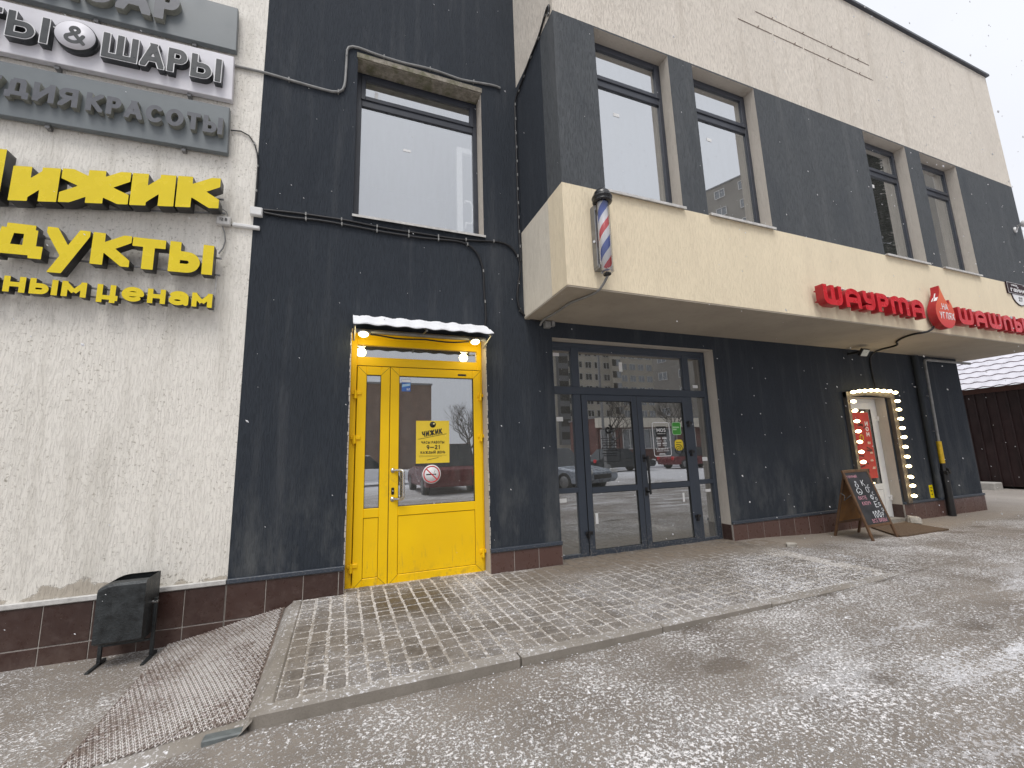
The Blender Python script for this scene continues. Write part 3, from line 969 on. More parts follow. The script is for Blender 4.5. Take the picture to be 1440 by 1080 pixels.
# the white balcony door standing just inside the main window
mb = frame_bars(1.17, 1.72, 3.2, 4.80, .262, .07, .05)
o = mb.put('inner_door', M['white'], B)
o['label'] = 'white door seen behind the glass of the square window'
MB().tube([(1.262, .27, 3.76), (1.262, .225, 3.76), (1.262, .222, 3.80), (1.33, .222, 3.80), (1.345, .222, 3.85), (1.345, .222, 4.02), (1.32, .222, 4.07), (1.262, .222, 4.08), (1.262, .27, 4.08)], .012).put('handle', M['white'], o)

# ---- yellow entrance
y0 = .135
YD = frame_bars(.060, 1.390, -.035, 2.373, y0, .055, .07, [(.115, 1.335, 2.045, 2.135), (.115, 1.335, 2.255, 2.318)])
yd = YD.put('entrance_door', M['yellow'], B)
yd['label'] = 'bright yellow double entrance door with a glazed upper half'


def leaf(name, x0, x1, z0, z1, y, w, bar, wb=None, panel=True, mat='yellow', par=None, glass='glass_y', label=None, d=.055):
    mb = frame_bars(x0, x1, z0, z1, y, w, d, [(x0 + w, x1 - w, bar, bar + (wb or w))])
    o = mb.put(name, M[mat], par)
    if label: o['label'] = label
    g = MB().box(x0 + w - .006, x1 - w + .006, y + .022, y + .03, bar + (wb or w) - .006, z1 - w + .006)
    gs = MB()
    if panel:
        g.put('pane', M[glass], par)
        pz0, pz1 = z0 + w, bar
        MB().box(x0 + w + .004, x1 - w - .004, y + .006, y + .05, pz0 + .004, pz1 - .004, bev=.002).put('panel', M[mat], par)
        gs.box(x0 + w + .0003, x1 - w - .0003, y + .012, y + .02, pz0 + .0003, pz1 - .0003)
    else:
        g.put('pane', M[glass], par)
        MB().box(x0 + w - .006, x1 - w + .006, y + .022, y + .03, z0 + w - .006, bar + .006).put('pane', M[glass], par)
    for a, b, c, e in ((x0 + w, x1 - w, bar + (wb or w), z1 - w),) + (() if panel else ((x0 + w, x1 - w, z0 + w, bar),)):
        gs.box(a - .001, a + .004, y + .006, y + .02, c, e).box(b - .004, b + .001, y + .006, y + .02, c, e).box(a, b, y + .0065, y + .0195, e - .004, e + .001).box(a, b, y + .0065, y + .0195, c - .001, c + .004)
    gs.put('gasket', M['gap'], par)
    return o


leaf('door_leaf', .122, .428, -.022, 2.038, y0 - .012, .085, .595, None, True, 'yellow', yd, label='narrow fixed leaf')
leaf('door_leaf', .434, 1.372, -.022, 2.038, y0 - .012, .085, .595, None, True, 'yellow', yd, label='wide opening leaf')
MB().box(.118, 1.376, y0 - .003, y0 - .0005, 2.040, 2.0445).box(.4285, .4335, y0 - .006, y0 + .02, -.02, 2.038).put('gasket', M['gap'], yd)
MB().box(.115, 1.335, y0 + .028, y0 + .036, 2.13, 2.26).put('pane', M['glass_y'], yd)
# mitre lines of the welded corners
mb = MB()
for x0, x1 in ((.122, .428), (.434, 1.372)):
    for (cx, sx), (cz, sz) in (((x0, 1), (-.022, 1)), ((x1, -1), (-.022, 1)), ((x0, 1), (2.038, -1)), ((x1, -1), (2.038, -1))):
        mb.add([(cx + sx * .004, y0 - .0126, cz + sz * .007), (cx + sx * .007, y0 - .0126, cz + sz * .004), (cx + sx * .086, y0 - .0126, cz + sz * .083), (cx + sx * .083, y0 - .0126, cz + sz * .086)], [(0, 1, 2, 3)])
mb.put('corner_seam', plain('mitre_seam_line', (.30, .19, .01), .6), yd)


def hinge(x, z, y, mat, par):
    mb = MB().box(x - .045, x + .045, y - .014, y + .004, z - .012, z + .022, bev=.003)
    mb.tube([(x - .012, y - .022, z - .05), (x - .012, y - .022, z + .03)], .012, 10)
    mb.box(x - .03, x + .004, y - .016, y + .003, z - .05, z - .018, bev=.003)
    return mb.put('hinge', M[mat], par)


for x in (.120, 1.372):
    for z in (1.765, 1.335, .18): hinge(x, z, y0 - .010, 'yellow', yd)


def pull(pts, r, mat, par, name='handle'):
    return MB().tube(pts, r, 12).put(name, M[mat], par)


def bend(a, b, c, r=.03, n=5):
    a, b, c = Vector(a), Vector(b), Vector(c)
    p, q = b + (a - b).normalized() * r, b + (c - b).normalized() * r
    return [((1 - t) ** 2 * p + 2 * t * (1 - t) * b + t * t * q)[:] for t in [i / n for i in range(n + 1)]]


hp = [(.468, y0 - .01, 1.022)] + bend((.468, y0, 1.022), (.560, .055, 1.022), (.560, .055, .75), .035) + bend((.56, .055, 1.022), (.560, .055, .752), (.468, y0, .752), .035) + [(.468, y0 - .01, .752)]
pull(hp, .0125, 'steel', yd)
for z in (1.022, .752): MB().lathe([(0, 0), (.022, 0), (.022, .006), (.0, .006)], n=16, M=Matrix.Translation((.468, y0 - .012, z)) @ Matrix.Rotation(R(90), 4, 'X')).put('handle_rose', M['steel'], yd)
MB().box(.455, .481, y0 - .018, y0 - .011, .795, .86, bev=.005).put('lock', M['black'], yd)
MB().tube([(.468, y0 - .03, .83), (.468, y0 - .012, .83)], .008, 12).put('lock_cylinder', M['steel'], yd)
MB().box(1.12, 1.21, y0 - .014, y0 - .0115, 1.975, 1.995).put('nameplate', M['black'], yd)
# crumbled render edge beside the frame
for x, s in ((.058, -1), (1.392, 1)):
    mb = MB()
    z = -.02
    while z < 2.33:
        h = random.uniform(.02, .06)
        wv = random.uniform(.004, .014)
        mb.box(min(x, x + s * wv), max(x, x + s * wv), -.006, .001, z, z + h * .9)
        z += h
    o = mb.put('render_edge', M['reveal'], B)
    o['kind'] = 'stuff'

# ---- dark glazed storefront
y1 = .15
SF = frame_bars(2.192, 4.583, -.03, 2.438, y1, .058, .075,
                [(2.25, 4.525, 1.815, 1.905), (2.512, 2.610, -.03, 1.815), (4.195, 4.292, -.03, 1.815), (2.512, 2.610, 1.905, 2.38), (4.195, 4.292, 1.905, 2.38), (2.25, 2.512, .69, .745), (4.292, 4.525, .69, .745)])
SF.box(2.193, 4.582, y1 + .012, y1 + .06, 2.34, 2.437)
sf = SF.put('glazed_front', M['anth_d'], B)
sf['label'] = 'dark framed glass shopfront with a double door'
for a, b, c, d in ((2.25, 2.512, .03, .69), (2.25, 2.512, .745, 1.815), (4.292, 4.525, .03, .69), (4.292, 4.525, .745, 1.815), (2.25, 2.512, 1.905, 2.34), (2.610, 4.195, 1.905, 2.34), (4.292, 4.525, 1.905, 2.34)):
    MB().box(a - .004, b + .004, y1 + .03, y1 + .038, c - .004, d + .004).put('pane', M['glass_sf'], sf)
leaf('door_leaf', 2.614, 3.392, -.02, 1.812, y1 - .012, .072, .672, .066, False, 'anth_d', sf, 'glass_sf', 'left leaf of the glass door', .06)
leaf('door_leaf', 3.400, 4.191, -.02, 1.812, y1 - .012, .072, .672, .066, False, 'anth_d', sf, 'glass_sf', 'right leaf of the glass door', .06)
MB().box(2.611, 2.6135, y1 - .004, y1 + .02, -.02, 1.81).box(3.3925, 3.3995, y1 - .006, y1 + .02, -.02, 1.81).box(4.1915, 4.1945, y1 - .004, y1 + .02, -.02, 1.81).box(2.61, 4.195, y1 - .002, y1 + .02, 1.8125, 1.8148).put('gasket', M['gap'], sf)
for x, zs in ((2.612, (.24,)), (4.193, (1.47, 1.10, .30))):
    for z in zs: hinge(x, z, y1 - .010, 'black', sf)
mb = MB().box(3.425, 3.447, y1 - .10, y1 - .078, .62, 1.075, bev=.004)
mb.box(3.425, 3.447, y1 - .08, y1 - .011, .64, .662).box(3.425, 3.447, y1 - .08, y1 - .011, 1.035, 1.057).box(3.415, 3.457, y1 - .018, y1 - .011, .60, .70, bev=.003).box(3.415, 3.457, y1 - .018, y1 - .011, 1.0, 1.09, bev=.003)
mb.put('handle', M['black'], sf)
for x, z, w_, h_ in ((2.28, .59, .09, .045), (2.29, 1.50, .085, .05), (2.72, .33, .035, .12), (4.00, .49, .03, .11), (4.40, .585, .085, .035), (4.40, .98, .085, .05), (4.36, 1.945, .085, .04), (2.28, 2.27, .085, .04), (3.2, 2.12, .05, .12)):
    MB().box(x, x + w_, y1 + .0285 if not 2.6 < x < 4.19 or z > 1.9 else y1 + .0088, y1 + .0292 if not 2.6 < x < 4.19 or z > 1.9 else y1 + .0095, z, z + h_).put('pane_sticker', M['white'], sf)

# ---- white door of the kiosk
mb = frame_bars(7.192, 8.158, -.03, 1.858, .14, .06, .07)
wd_ = mb.put('kiosk_door', M['white'], B)
wd_['label'] = 'white plastic door in the lamp-framed doorway'
leaf('door_leaf', 7.25, 8.10, .0, 1.80, .128, .115, .42, .09, True, 'white', wd_, 'glass_y')
for z in (1.545, .30): hinge(8.115, z, .130, 'white', wd_)
MB().box(7.19, 8.162, -.005, .14, -.09, -.012).put('door_step', plain('concrete_step', (.30, .28, .25), .9, var=.2, sc=20), B)
# window over the roofline rails: two rusty lines with pins where an old sign hung
for za, x0, x1 in ((6.80, 4.9, 7.30), (6.55, 4.55, 7.32)):
    mb = MB()
    x = x0
    while x < x1:
        xe = min(x1, x + random.uniform(.25, .8))
        mb.box(x, xe - .03, OY - .006, OY - .0005, za - .0028, za + .0028)
        x = xe
    for k in range(4):
        xp = x0 + (x1 - x0) * (k + .5) / 4
        mb.tube([(xp, OY - .022, za + .006), (xp, OY, za)], .007, 6)
    mb.put('rusty_rail', plain('rust', (.26, .20, .165), .8, var=.4, sc=40), B)
# ================================================================== paved landing
n = NT('worn_paver')
rv = n.rand()
base = n.mix(rv, (.085, .070, .055), (.19, .163, .132))
base = n.mix(n.rng(n.noise(22, 4, .65), .35, .65, 0, .5), base, (.31, .275, .235))
base = n.mix(n.rng(n.noise(150, 3, .7), .45, .62, 0, .5), base, (.085, .07, .056))
P = n.xyz(n.pos)
dx = n.math('SUBTRACT', P[0], .55)
dy = n.math('ADD', P[1], .45)
dd = n.math('SQRT', n.math('ADD', n.math('MULTIPLY', dx, dx), n.math('MULTIPLY', n.math('MULTIPLY', dy, dy), 1.3)))
wet = n.rng(n.math('ADD', dd, n.math('MULTIPLY', n.noise(2.5, 4), .5)), .45, .85, .75, 0)     # damp trodden stones in front of the yellow door
base = n.mix(wet, base, (.052, .038, .027))
sand = n.math('MULTIPLY', n.rng(P[1], -.75, -.30), n.rng(P[0], 1.2, 2.1))     # sand swept against the shopfront
base = n.mix(n.math('MULTIPLY', sand, n.rng(n.noise(7, 4, .6), .3, .6, .45, .9)), base, (.225, .182, .140))
sno, f = snow_on(n, base, .66, .52, 1.3, 42.)
sno2, f2_ = snow_on(n, base, .60, .48, 1.1, 55., softk=.05)
c = n.mix(n.math('MULTIPLY', n.rng(P[0], 1.8, 3.6), n.rng(P[1], -.95, -.55, 1, 0)), sno, sno2)
c = n.mix(n.math('MAXIMUM', sand, wet), c, base)
M['paver'] = n.done(c, n.rng(wet, 0, .75, .85, .55), n.bump(n.math('ADD', n.noise(90, 4, .7), f), .004, .9))
n = NT('sandy_joint')
base = n.mix(n.rng(n.noise(30, 4, .7), .35, .65), (.235, .205, .168), (.335, .30, .26))
P = n.xyz(n.pos)
sno, f = snow_on(n, base, .57, .47, 1.1, 50., snowc=(.74, .72, .71))
sand = n.math('MULTIPLY', n.rng(P[1], -.75, -.30), n.rng(P[0], 1.2, 2.1))
sno = n.mix(n.math('MULTIPLY', sand, n.rng(n.noise(7, 4, .6), .3, .6, .5, .95)), sno, (.13, .105, .08))
M['joint'] = n.done(sno, .95, n.bump(n.noise(110, 4, .7), .005, .9))
n = NT('kerb_concrete')
base = n.mix(n.rng(n.noise(5, 5, .65), .3, .7), (.20, .178, .15), (.285, .257, .222))
base = n.mix(n.rng(n.noise(140, 3, .7), .5, .68, 0, .4), base, (.16, .14, .12))
up_ = n.xyz(n.node('ShaderNodeNewGeometry').outputs['Normal'])[2]
sno, f = snow_on(n, base, .63, .52, 1.2, 42.)
c = n.mix(n.rng(up_, .5, .8), base, sno)
M['kerb'] = n.done(c, .9, n.bump(n.noise(80, 4, .7), .003, .8))
PL = thing('paved_landing', (2, -.9, -.05), 'raised landing of small grey concrete pavers with a low kerb before both shop doors', 'pavement')
PL['kind'] = 'structure'
for k in ('category', 'label'):
    del PL[k]
PX1 = 4.72
MB().box(-.262, 4.60, -1.69, -.034, -.14, -.0042).put('joint_bed', M['joint'], PL)
MB().box(.06, 1.39, -.034, .14, -.14, -.005).box(2.192, 4.583, -.034, .15, -.14, -.005).put('threshold', M['joint'], PL)
pm = {}


def pmesh(l):
    if l not in pm:
        bm = bmesh.new()
        bmesh.ops.create_cube(bm, size=1)
        for v in bm.verts: v.co = Vector((v.co.x * .0955, v.co.y * l, v.co.z * .05 - .025))
        top = [e for e in bm.edges if all(v.co.z > -.001 for v in e.verts)]
        ver = [e for e in bm.edges if abs(e.verts[0].co.z - e.verts[1].co.z) > .01]
        bmesh.ops.bevel(bm, geom=ver, offset=.009, segments=1, affect='EDGES')
        top = [e for e in bm.edges if all(v.co.z > -.001 for v in e.verts)]
        bmesh.ops.bevel(bm, geom=top, offset=.006, segments=1, affect='EDGES')
        bot = [f for f in bm.faces if all(v.co.z < -.04 for v in f.verts)]
        bmesh.ops.delete(bm, geom=bot, context='FACES')
        me = bpy.data.meshes.new('paver')
        bm.to_mesh(me)
        bm.free()
        me.materials.append(M['paver'])
        pm[l] = me
    return pm[l]


LEN = [.052, .095, .118, .118, .14, .155]
pavers = []
x = -.262 + .055
row = 0
while x < 4.95:
    y = -1.682 + random.choice([0, 0, -.0]) + .0
    ye = -.045 if not (.06 < x < 1.39) else .12
    if 2.2 < x < 4.58: ye = .13
    while y < ye - .05:
        l = random.choice(LEN)
        if ye - (y + l) < .05: l = .095
        xr = x + random.uniform(-.003, .003)
        if y + l < ye + .03 and not (x > 4.4 + .35 * math.sin(y * 3 + 1) and random.random() < .2):
            pavers.append((xr, y + l / 2, l))
        y += l + .0135
    x += .1085
    row += 1
pavers.sort(key=lambda p: (p[0]) ** 2 + (p[1] + 4.25) ** 2)
stuff = MB()
for i, (px, py, l) in enumerate(pavers):
    zz = random.uniform(-.003, .0015) - .004 * sstep(3.5, 5, px)
    rz = (random.uniform(-.012, .012), random.uniform(-.012, .012), random.uniform(-.02, .02))
    if i < 300:
        put('paver', pmesh(l), PL, (px, py, zz), rz)
    else:
        me_ = pmesh(l)
        mt = Matrix.LocRotScale(Vector((px, py, zz)), Euler(rz), Vector((1, 1, 1)))
        stuff.add([mt @ v.co for v in me_.vertices], [list(p.vertices) for p in me_.polygons])
st = stuff.put('paver_field', M['paver'], PL)
st['kind'] = 'stuff'
# kerb stones along the front and the left edge
ks = [(-.355, .985), (.991, 1.985), (1.991, 2.985), (2.991, 3.98), (3.986, 4.62)]
for i, (a, b) in enumerate(ks):
    mb = MB().box(a, b, -1.775 + random.uniform(-.003, .003), -1.692, -.25, .004 + random.uniform(-.002, .002) - .006 * (i > 2), bev=.010)
    mb.put('kerb_stone', M['kerb'], PL)
for a, b in ((-1.688, -.86), (-.855, -.035)):
    MB().box(-.338, -.264, a, b, -.25, .003, bev=.009).put('kerb_stone', M['kerb'], PL)
o = MB().box(-.53, -.372, -1.79, -1.735, -.2, -.052, bev=.006, M=Matrix.Rotation(R(0), 4, 'Z')).mesh('loose_kerb_block', plain('dark_granite', (.12, .135, .135), .6, var=.3, sc=30))
tag(put('kerb_block', o), 'short dark grey stone block sunk in the ground past the left kerb end', 'block')
# mortar and trodden dirt skirt between landing and rubber mat
mb = MB()
NX, NY = 10, 24
vs = []
for j in range(NY + 1):
    for i in range(NX + 1):
        x = -.338 - i / NX * .075
        y = -1.80 + j / NY * 1.76
        gz = ground_z(x, y)
        t = i / NX
        vs.append((x, y, (-.012) * (1 - t) ** 1.2 + (gz - .012) * (1 - (1 - t) ** 1.2) + .004 * MN.noise(Vector((x * 12, y * 12, 0)))))
mb.add(vs, [(j * (NX + 1) + i, j * (NX + 1) + i + 1, (j + 1) * (NX + 1) + i + 1, (j + 1) * (NX + 1) + i) for j in range(NY) for i in range(NX)], 0, True)
tag(mb.put('mortar_skirt', M['kerb']), kind='structure')

mb = MB()
vs = []
for j in range(5):
    for i in range(25):
        x = -.36 - i / 24 * .74
        y = -1.655 - j / 4 * .15
        vs.append((x, y, ground_z(x, y) + (.016 * math.sin(math.pi * min(1, (j + .6) / 4)) if j < 4 else -.01) + .003 * MN.noise(Vector((x * 14, y * 14, 2)))))
mb.add(vs, [(j * 25 + i, j * 25 + i + 1, (j + 1) * 25 + i + 1, (j + 1) * 25 + i) for j in range(4) for i in range(24)], 0, True)
tag(mb.put('mortar_ridge', M['kerb']), kind='structure')
# ---- rubber honeycomb mat lying on the slope
n = NT('dirty_rubber')
base = n.mix(n.rng(n.noise(3.5, 4, .6), .35, .65), (.15, .098, .074), (.26, .205, .17))
base = n.mix(n.rng(n.noise(2.3, 3, .6), .55, .66, 0, .7), base, (.115, .062, .045))
up_ = n.xyz(n.node('ShaderNodeNewGeometry').outputs['Normal'])[2]
f = n.rng(n.math('ADD', n.noise(60, 3, .6), n.math('MULTIPLY', n.noise(1.8, 3), .5)), .66, .80, .1, 1)
c = n.mix(n.math('MULTIPLY', f, n.rng(up_, .4, .9)), base, (.70, .67, .65))
M['rubber'] = n.done(c, .85, n.bump(n.noise(140, 3), .002))


def mat_corner(u, v):      # u from the wall-left corner along the slope, v from wall to street
    xl = -1.165 + .09 * v
    xr = -.402 + .028 * v
    y = -.035 - 1.64 * v
    return xl + (xr - xl) * u, y


mb = MB()
rows, cols = 50, 31
for r_ in range(rows):
    for c_ in range(cols):
        u0 = (c_ + (.5 if r_ % 2 else 0)) / (cols + .5)
        du = .78 / (cols + .5)
        v0 = r_ / rows
        dv = 1.34 / rows
        # a lozenge ring: four thin walls
        cx, cy = u0 + du / 2, v0 + dv / 2
        ring = []
        for k in range(4):
            a = math.pi / 2 * k
            for s_ in (1.0, .56):
                uu, vv = cx + math.cos(a) * du * .62 * s_, cy + math.sin(a) * dv * .62 * s_
                px, py = mat_corner(uu, vv)
                gz = ground_z(px, py)
                ring.append((px, py, gz + .017 + .002 * MN.noise(Vector((px * 5, py * 5, 0)))))
        low = [(p[0], p[1], p[2] - .014) for p in ring]
        b = ring + low
        fs = []
        for k in range(4):
            k2 = (k + 1) % 4
            fs.append((2 * k, 2 * k2, 2 * k2 + 1, 2 * k + 1))
            fs.append((8 + 2 * k + 1, 2 * k + 1, 2 * k2 + 1, 8 + 2 * k2 + 1))
        mb.add(b, fs)
RM = thing('rubber_mat', (-.85, -.9, -.14), 'long brown rubber ring mat dusted with snow on the slope beside the landing', 'mat')
me_ = bpy.data.meshes.new('mat_rings')
me_.from_pydata(mb.v, [], mb.f)
me_.materials.append(M['rubber'])
o = put('mat_rings', me_, RM)
o['kind'] = 'stuff'
mb = MB()
vs = []
for j in range(33):
    for i in range(13):
        px, py = mat_corner(-.012 + 1.024 * i / 12, -.005 + 1.02 * j / 32)
        vs.append((px, py, ground_z(px, py) + .009))
mb.add(vs, [(j * 13 + i, j * 13 + i + 1, (j + 1) * 13 + i + 1, (j + 1) * 13 + i) for j in range(32) for i in range(12)], 0, True)
mb.put('mat_base', plain('packed_dirt', (.15, .115, .095), .95, var=.35, sc=30), RM)

# ================================================================== signs on the pale wall
S3 = thing('bazaar_sign', (-2.1, 0, 5.2), 'uppermost grey sign board with raised grey letters, cut off by the picture edge', 'sign')
tl = 1.65


def board(par, x0, x1, z0, z1, mat, tilt=1.6, y=-.075):
    mt = Matrix.Translation((x1, 0, z0)) @ Matrix.Rotation(R(-tilt), 4, 'Y') @ Matrix.Translation((-x1, 0, -z0))
    MB().box(x0, x1, y, -.02, z0, z1, bev=.004, M=mt).put('sign_board', M[mat], par)
    for x in (x0 + .5, x0 + 1.2, x1 - .35):
        MB().box(x, x + .03, -.05, -.001, z0 - .03, z0 + .002, M=mt).put('bracket', M['greymetal'], par)
    return mt


def sl(x, x1, z, tilt=1.6): return z - (x1 - x) * math.tan(R(tilt))


board(S3, -3.3, -1.045, 4.985, 5.455, 'signgrey')
it = []
for ch, a, b in (('Б', -2.66, -2.45), ('А', -2.43, -2.19), ('З', -2.165, -1.96), ('А', -1.935, -1.69), ('Р', -1.67, -1.49)):
    it.append((ch, a, b, sl(a, -1.045, 5.07), .30))
letters(it, -.076, .30, .24, .055, (M['lettergrey'], M['letterside']), S3, math.tan(R(1.6)))

S2 = thing('balloon_shop_sign', (-2.1, 0, 4.7), 'white sign board with dark raised letters and a round ampersand badge', 'sign')
board(S2, -3.5, -1.045, 4.455, 4.916, 'signwhite')
it = []
for ch, a, b in (('В', -3.30, -3.12), ('Е', -3.09, -2.95), ('Т', -2.78, -2.60), ('Ы', -2.575, -2.315), ('Ш', -1.985, -1.735), ('А', -1.725, -1.545), ('Р', -1.535, -1.385), ('Ы', -1.365, -1.125)):
    it.append((ch, a, b, sl(a, -1.045, 4.555), .245))
letters(it, -.076, .245, .235, .060, (M['letterrim'], M['letterblack']), S2, math.tan(R(1.6)), name='letter')
# the dark faces stand inside the white rims
for ch, a, b, z, h in it:
    w, lp = glyph(ch, .235, (b - a) / h / GL[ch][0])
    cu_l = [[(px * h, py * h + math.tan(R(1.6)) * px * h) for px, py in q] for q in lp]
    cu = loops_mesh('letter_face', cu_l, .003, (M['letterblack'],), 0)
    # shrink by redrawing the glyph with thinner strokes
    w2_, lp2 = glyph(ch, .185, (b - a - .014) / (h - .014) / GL[ch][0])
    lp2 = [[(px * (h - .014) + .007, py * (h - .014) + .007 + math.tan(R(1.6)) * px * h) for px, py in q] for q in lp2]
    bpy.data.meshes.remove(cu)
    put('letter_face', loops_mesh('letter_face', lp2, .003, (M['letterblack'],)), S2, (a, -.1365, z))
cx, cz = -2.155, 4.665
rotm = Matrix.Translation((cx, -.076, cz)) @ Matrix.Rotation(R(90), 4, 'X')
bd = MB().lathe([(0, 0), (.138, 0), (.138, .058), (.132, .062)], n=40, M=rotm).put('badge', M['letterblack'], S2)
MB().lathe([(0, .0635), (.131, .0635), (.131, .06), (0, .06)], n=40, M=rotm).put('badge_face', M['signwhite'], bd)
lettering('badge_ampersand', '&', -2.225, -2.085, -.1397, 4.585, .165, .17, (M['letterblack'],), bd)

S1 = thing('beauty_studio_sign', (-2.1, 0, 4.1), 'grey sign board with grey raised letters under the white board', 'sign')
board(S1, -3.5, -1.045, 3.907, 4.373, 'signgrey')


def row(text, x0, x1, z, h, t, gap, wf=1.0, space=.45):
    lay, W = layout(text, t, gap, wf, space)
    s = (x1 - x0) / W
    return [(ch, x0 + x * s, x0 + (x + w) * s, z, h) for ch, x, w, lp in lay]


for tx, a, b in (('СТУДИЯ', -2.96, -2.085), ('КРАСОТЫ', -2.035, -1.085)):
    it = [(c_, p, q, sl(p, -1.045, 4.045), .165) for c_, p, q, z, h in row(tx, a, b, 0, .165, .2, .14)]
    letters(it, -.076, .165, .225, .050, (M['lettergrey'], M['letterside']), S1, math.tan(R(1.6)))

S4 = thing('yellow_shop_sign', (-1.8, 0, 3.0), 'three rows of thick yellow letters with black sides on thin rails', 'sign')
sh = .145
Y4 = -.055
it = []
for ch, a, b, z, h in (('Ч', -2.74, -2.425, 3.075, .41), ('и', -2.375, -2.105, 3.122, .285), ('ж', -2.095, -1.672, 3.165, .285), ('и', -1.662, -1.372, 3.225, .285), ('к', -1.360, -1.055, 3.268, .285)):
    it.append((ch, a, b, z, h))
letters(it, Y4, .285, .37, .105, (M['signyellow'], M['signblack']), S4, sh)
it = [('п', -3.28, -3.04, 2.69, .265), ('р', -3.01, -2.79, 2.69, .265), ('о', -2.77, -2.5, 2.69, .265), ('д', -2.455, -2.15, 2.69, .265), ('у', -2.14, -1.885, 2.695, .268), ('к', -1.868, -1.625, 2.70, .265), ('т', -1.618, -1.40, 2.70, .265), ('ы', -1.372, -1.065, 2.705, .265)]
letters(it, Y4, .265, .29, .085, (M['signyellow'], M['signblack']), S4, .012)
it = row('выгод', -2.98, -2.37, 2.426, .122, .27, .14) + row('ным', -2.345, -1.872, 2.428, .122, .27, .14) + row('ценам', -1.81, -1.052, 2.428, .122, .27, .14)
letters(it, Y4, .122, .29, .065, (M['signyellow'], M['signblack']), S4, 0)
for z0, z1, x1, s_ in ((3.33, 3.342, -1.03, .145), (3.46, 3.472, -1.05, .145), (2.745, 2.757, -1.03, 0), (2.90, 2.912, -1.03, 0), (2.46, 2.47, -1.05, 0), (2.53, 2.54, -1.05, 0)):
    mb = MB()
    vs = []
    for x in (-3.3, x1):
        dz = (x - x1) * s_
        for y in (-.05, -.035):
            for z in (z0, z1): vs.append((x, y, z + dz))
    mb.add(vs, [(0, 1, 3, 2), (4, 6, 7, 5), (0, 4, 5, 1), (2, 3, 7, 6), (0, 2, 6, 4), (1, 5, 7, 3)])
    mb.put('rail', M['greymetal'], S4)
MB().tube([(-1.055, -.04, 2.75), (-1.055, -.04, 2.42)], .008, 6, mi=0).put('rail', M['whitedirty'], S4)


def cable(label, pts, r=.008, mat='blackcable', clips=0, wob=0.004, name='cable'):
    P_ = []
    for i in range(len(pts) - 1):
        a, b = Vector(pts[i]), Vector(pts[i + 1])
        k = max(1, int((b - a).length / .06))
        for j in range(k):
            p = a.lerp(b, j / k)
            P_.append(p + Vector((random.uniform(-wob, wob), random.uniform(-wob * .3, 0), random.uniform(-wob, wob))))
    P_.append(Vector(pts[-1]))
    for _ in range(2):
        P_ = [P_[0]] + [(P_[i - 1] + P_[i] * 2 + P_[i + 1]) / 4 for i in range(1, len(P_) - 1)] + [P_[-1]]
    if clips:
        root = thing(name, P_[0][:], label, 'cable')
        MB().tube(P_, r, 7).put('cable_run', M[mat], root)
        mb = MB()
        d = 0
        for i in range(1, len(P_)):
            d += (P_[i] - P_[i - 1]).length
            if d > clips:
                p = P_[i]
                mb.box(p.x - .006, p.x + .006, p.y - r - .004, p.y + r + .002, p.z - r - .004, p.z + r + .006)
                d = 0
        c_ = mb.put('cable_clips', M['greycable'], root)
        c_['kind'] = 'stuff'
        return root
    return tag(MB().tube(P_, r, 7).put(name, M[mat]), label, 'cable')


def xz(pts, y): return [(a, y, b) for a, b in pts]


cable('grey conduit from the white sign across the dark wall and over the square window', xz([(-1.059, 4.87), (-.787, 4.878), (-.479, 4.859), (-.129, 4.855), (-.088, 4.90), (-.080, 5.10), (-.076, 5.402), (-.085, 5.451), (-.02, 5.475), (.10, 5.468), (.298, 5.445), (.55, 5.45), (.801, 5.475), (1.173, 5.45), (1.45, 5.49), (1.612, 5.512), (1.645, 5.495)], -.016), .013, 'greycable', .45, .006)
cable('thin black cable looping from the beauty sign down the wall seam', xz([(-1.045, 4.191), (-.962, 4.235), (-.89, 4.20), (-.838, 4.10), (-.818, 4.0), (-.805, 3.681), (-.814, 3.44)], -.012), .006, 'blackcable', .22)
cable('upper black cable under the square window, running to the inner corner', xz([(-.738, 3.442), (-.449, 3.462), (-.071, 3.47), (.332, 3.446), (.764, 3.45), (1.069, 3.452), (1.309, 3.471), (1.643, 3.508), (1.76, 3.44), (1.812, 3.362), (1.835, 3.2), (1.80, 3.12), (1.785, 3.0), (1.767, 2.849), (1.79, 2.72), (1.83, 2.66), (1.95, 2.615), (2.179, 2.60)], -.014), .011, 'blackcable', .3)
cable('lower black cable that turns down to the awning over the yellow door', xz([(-.737, 3.415), (-.566, 3.402), (-.2, 3.425), (.332, 3.40), (.764, 3.405), (.953, 3.42), (1.15, 3.43), (1.267, 3.39), (1.35, 3.28), (1.385, 3.12), (1.383, 2.90), (1.40, 2.649), (1.402, 2.50), (1.36, 2.44)], -.016), .011, 'blackcable', .3)
cable('black cable climbing the inner corner and the end face of the overhang', [(1.828, -.012, 3.30), (1.822, -.012, 3.9), (1.829, -.012, 4.8), (1.832, -.012, 5.39), (1.842, -.03, 5.405), (1.842, -.20, 5.46), (1.842, -.357, 5.52), (1.842, -.55, 5.55), (1.842, -.691, 5.565), (1.842, -.86, 5.66), (1.842, -.93, 5.72), (1.842, -.97, 5.70), (1.842, -.975, 5.64), (1.842, -.93, 5.60)], .012, 'blackcable', .16)
cable('long thin cable along the inner corner beside the dark wall', xz([(1.80, 3.10), (1.772, 2.98), (1.758, 2.85), (1.775, 2.74), (1.81, 2.69)], -.03), .009)
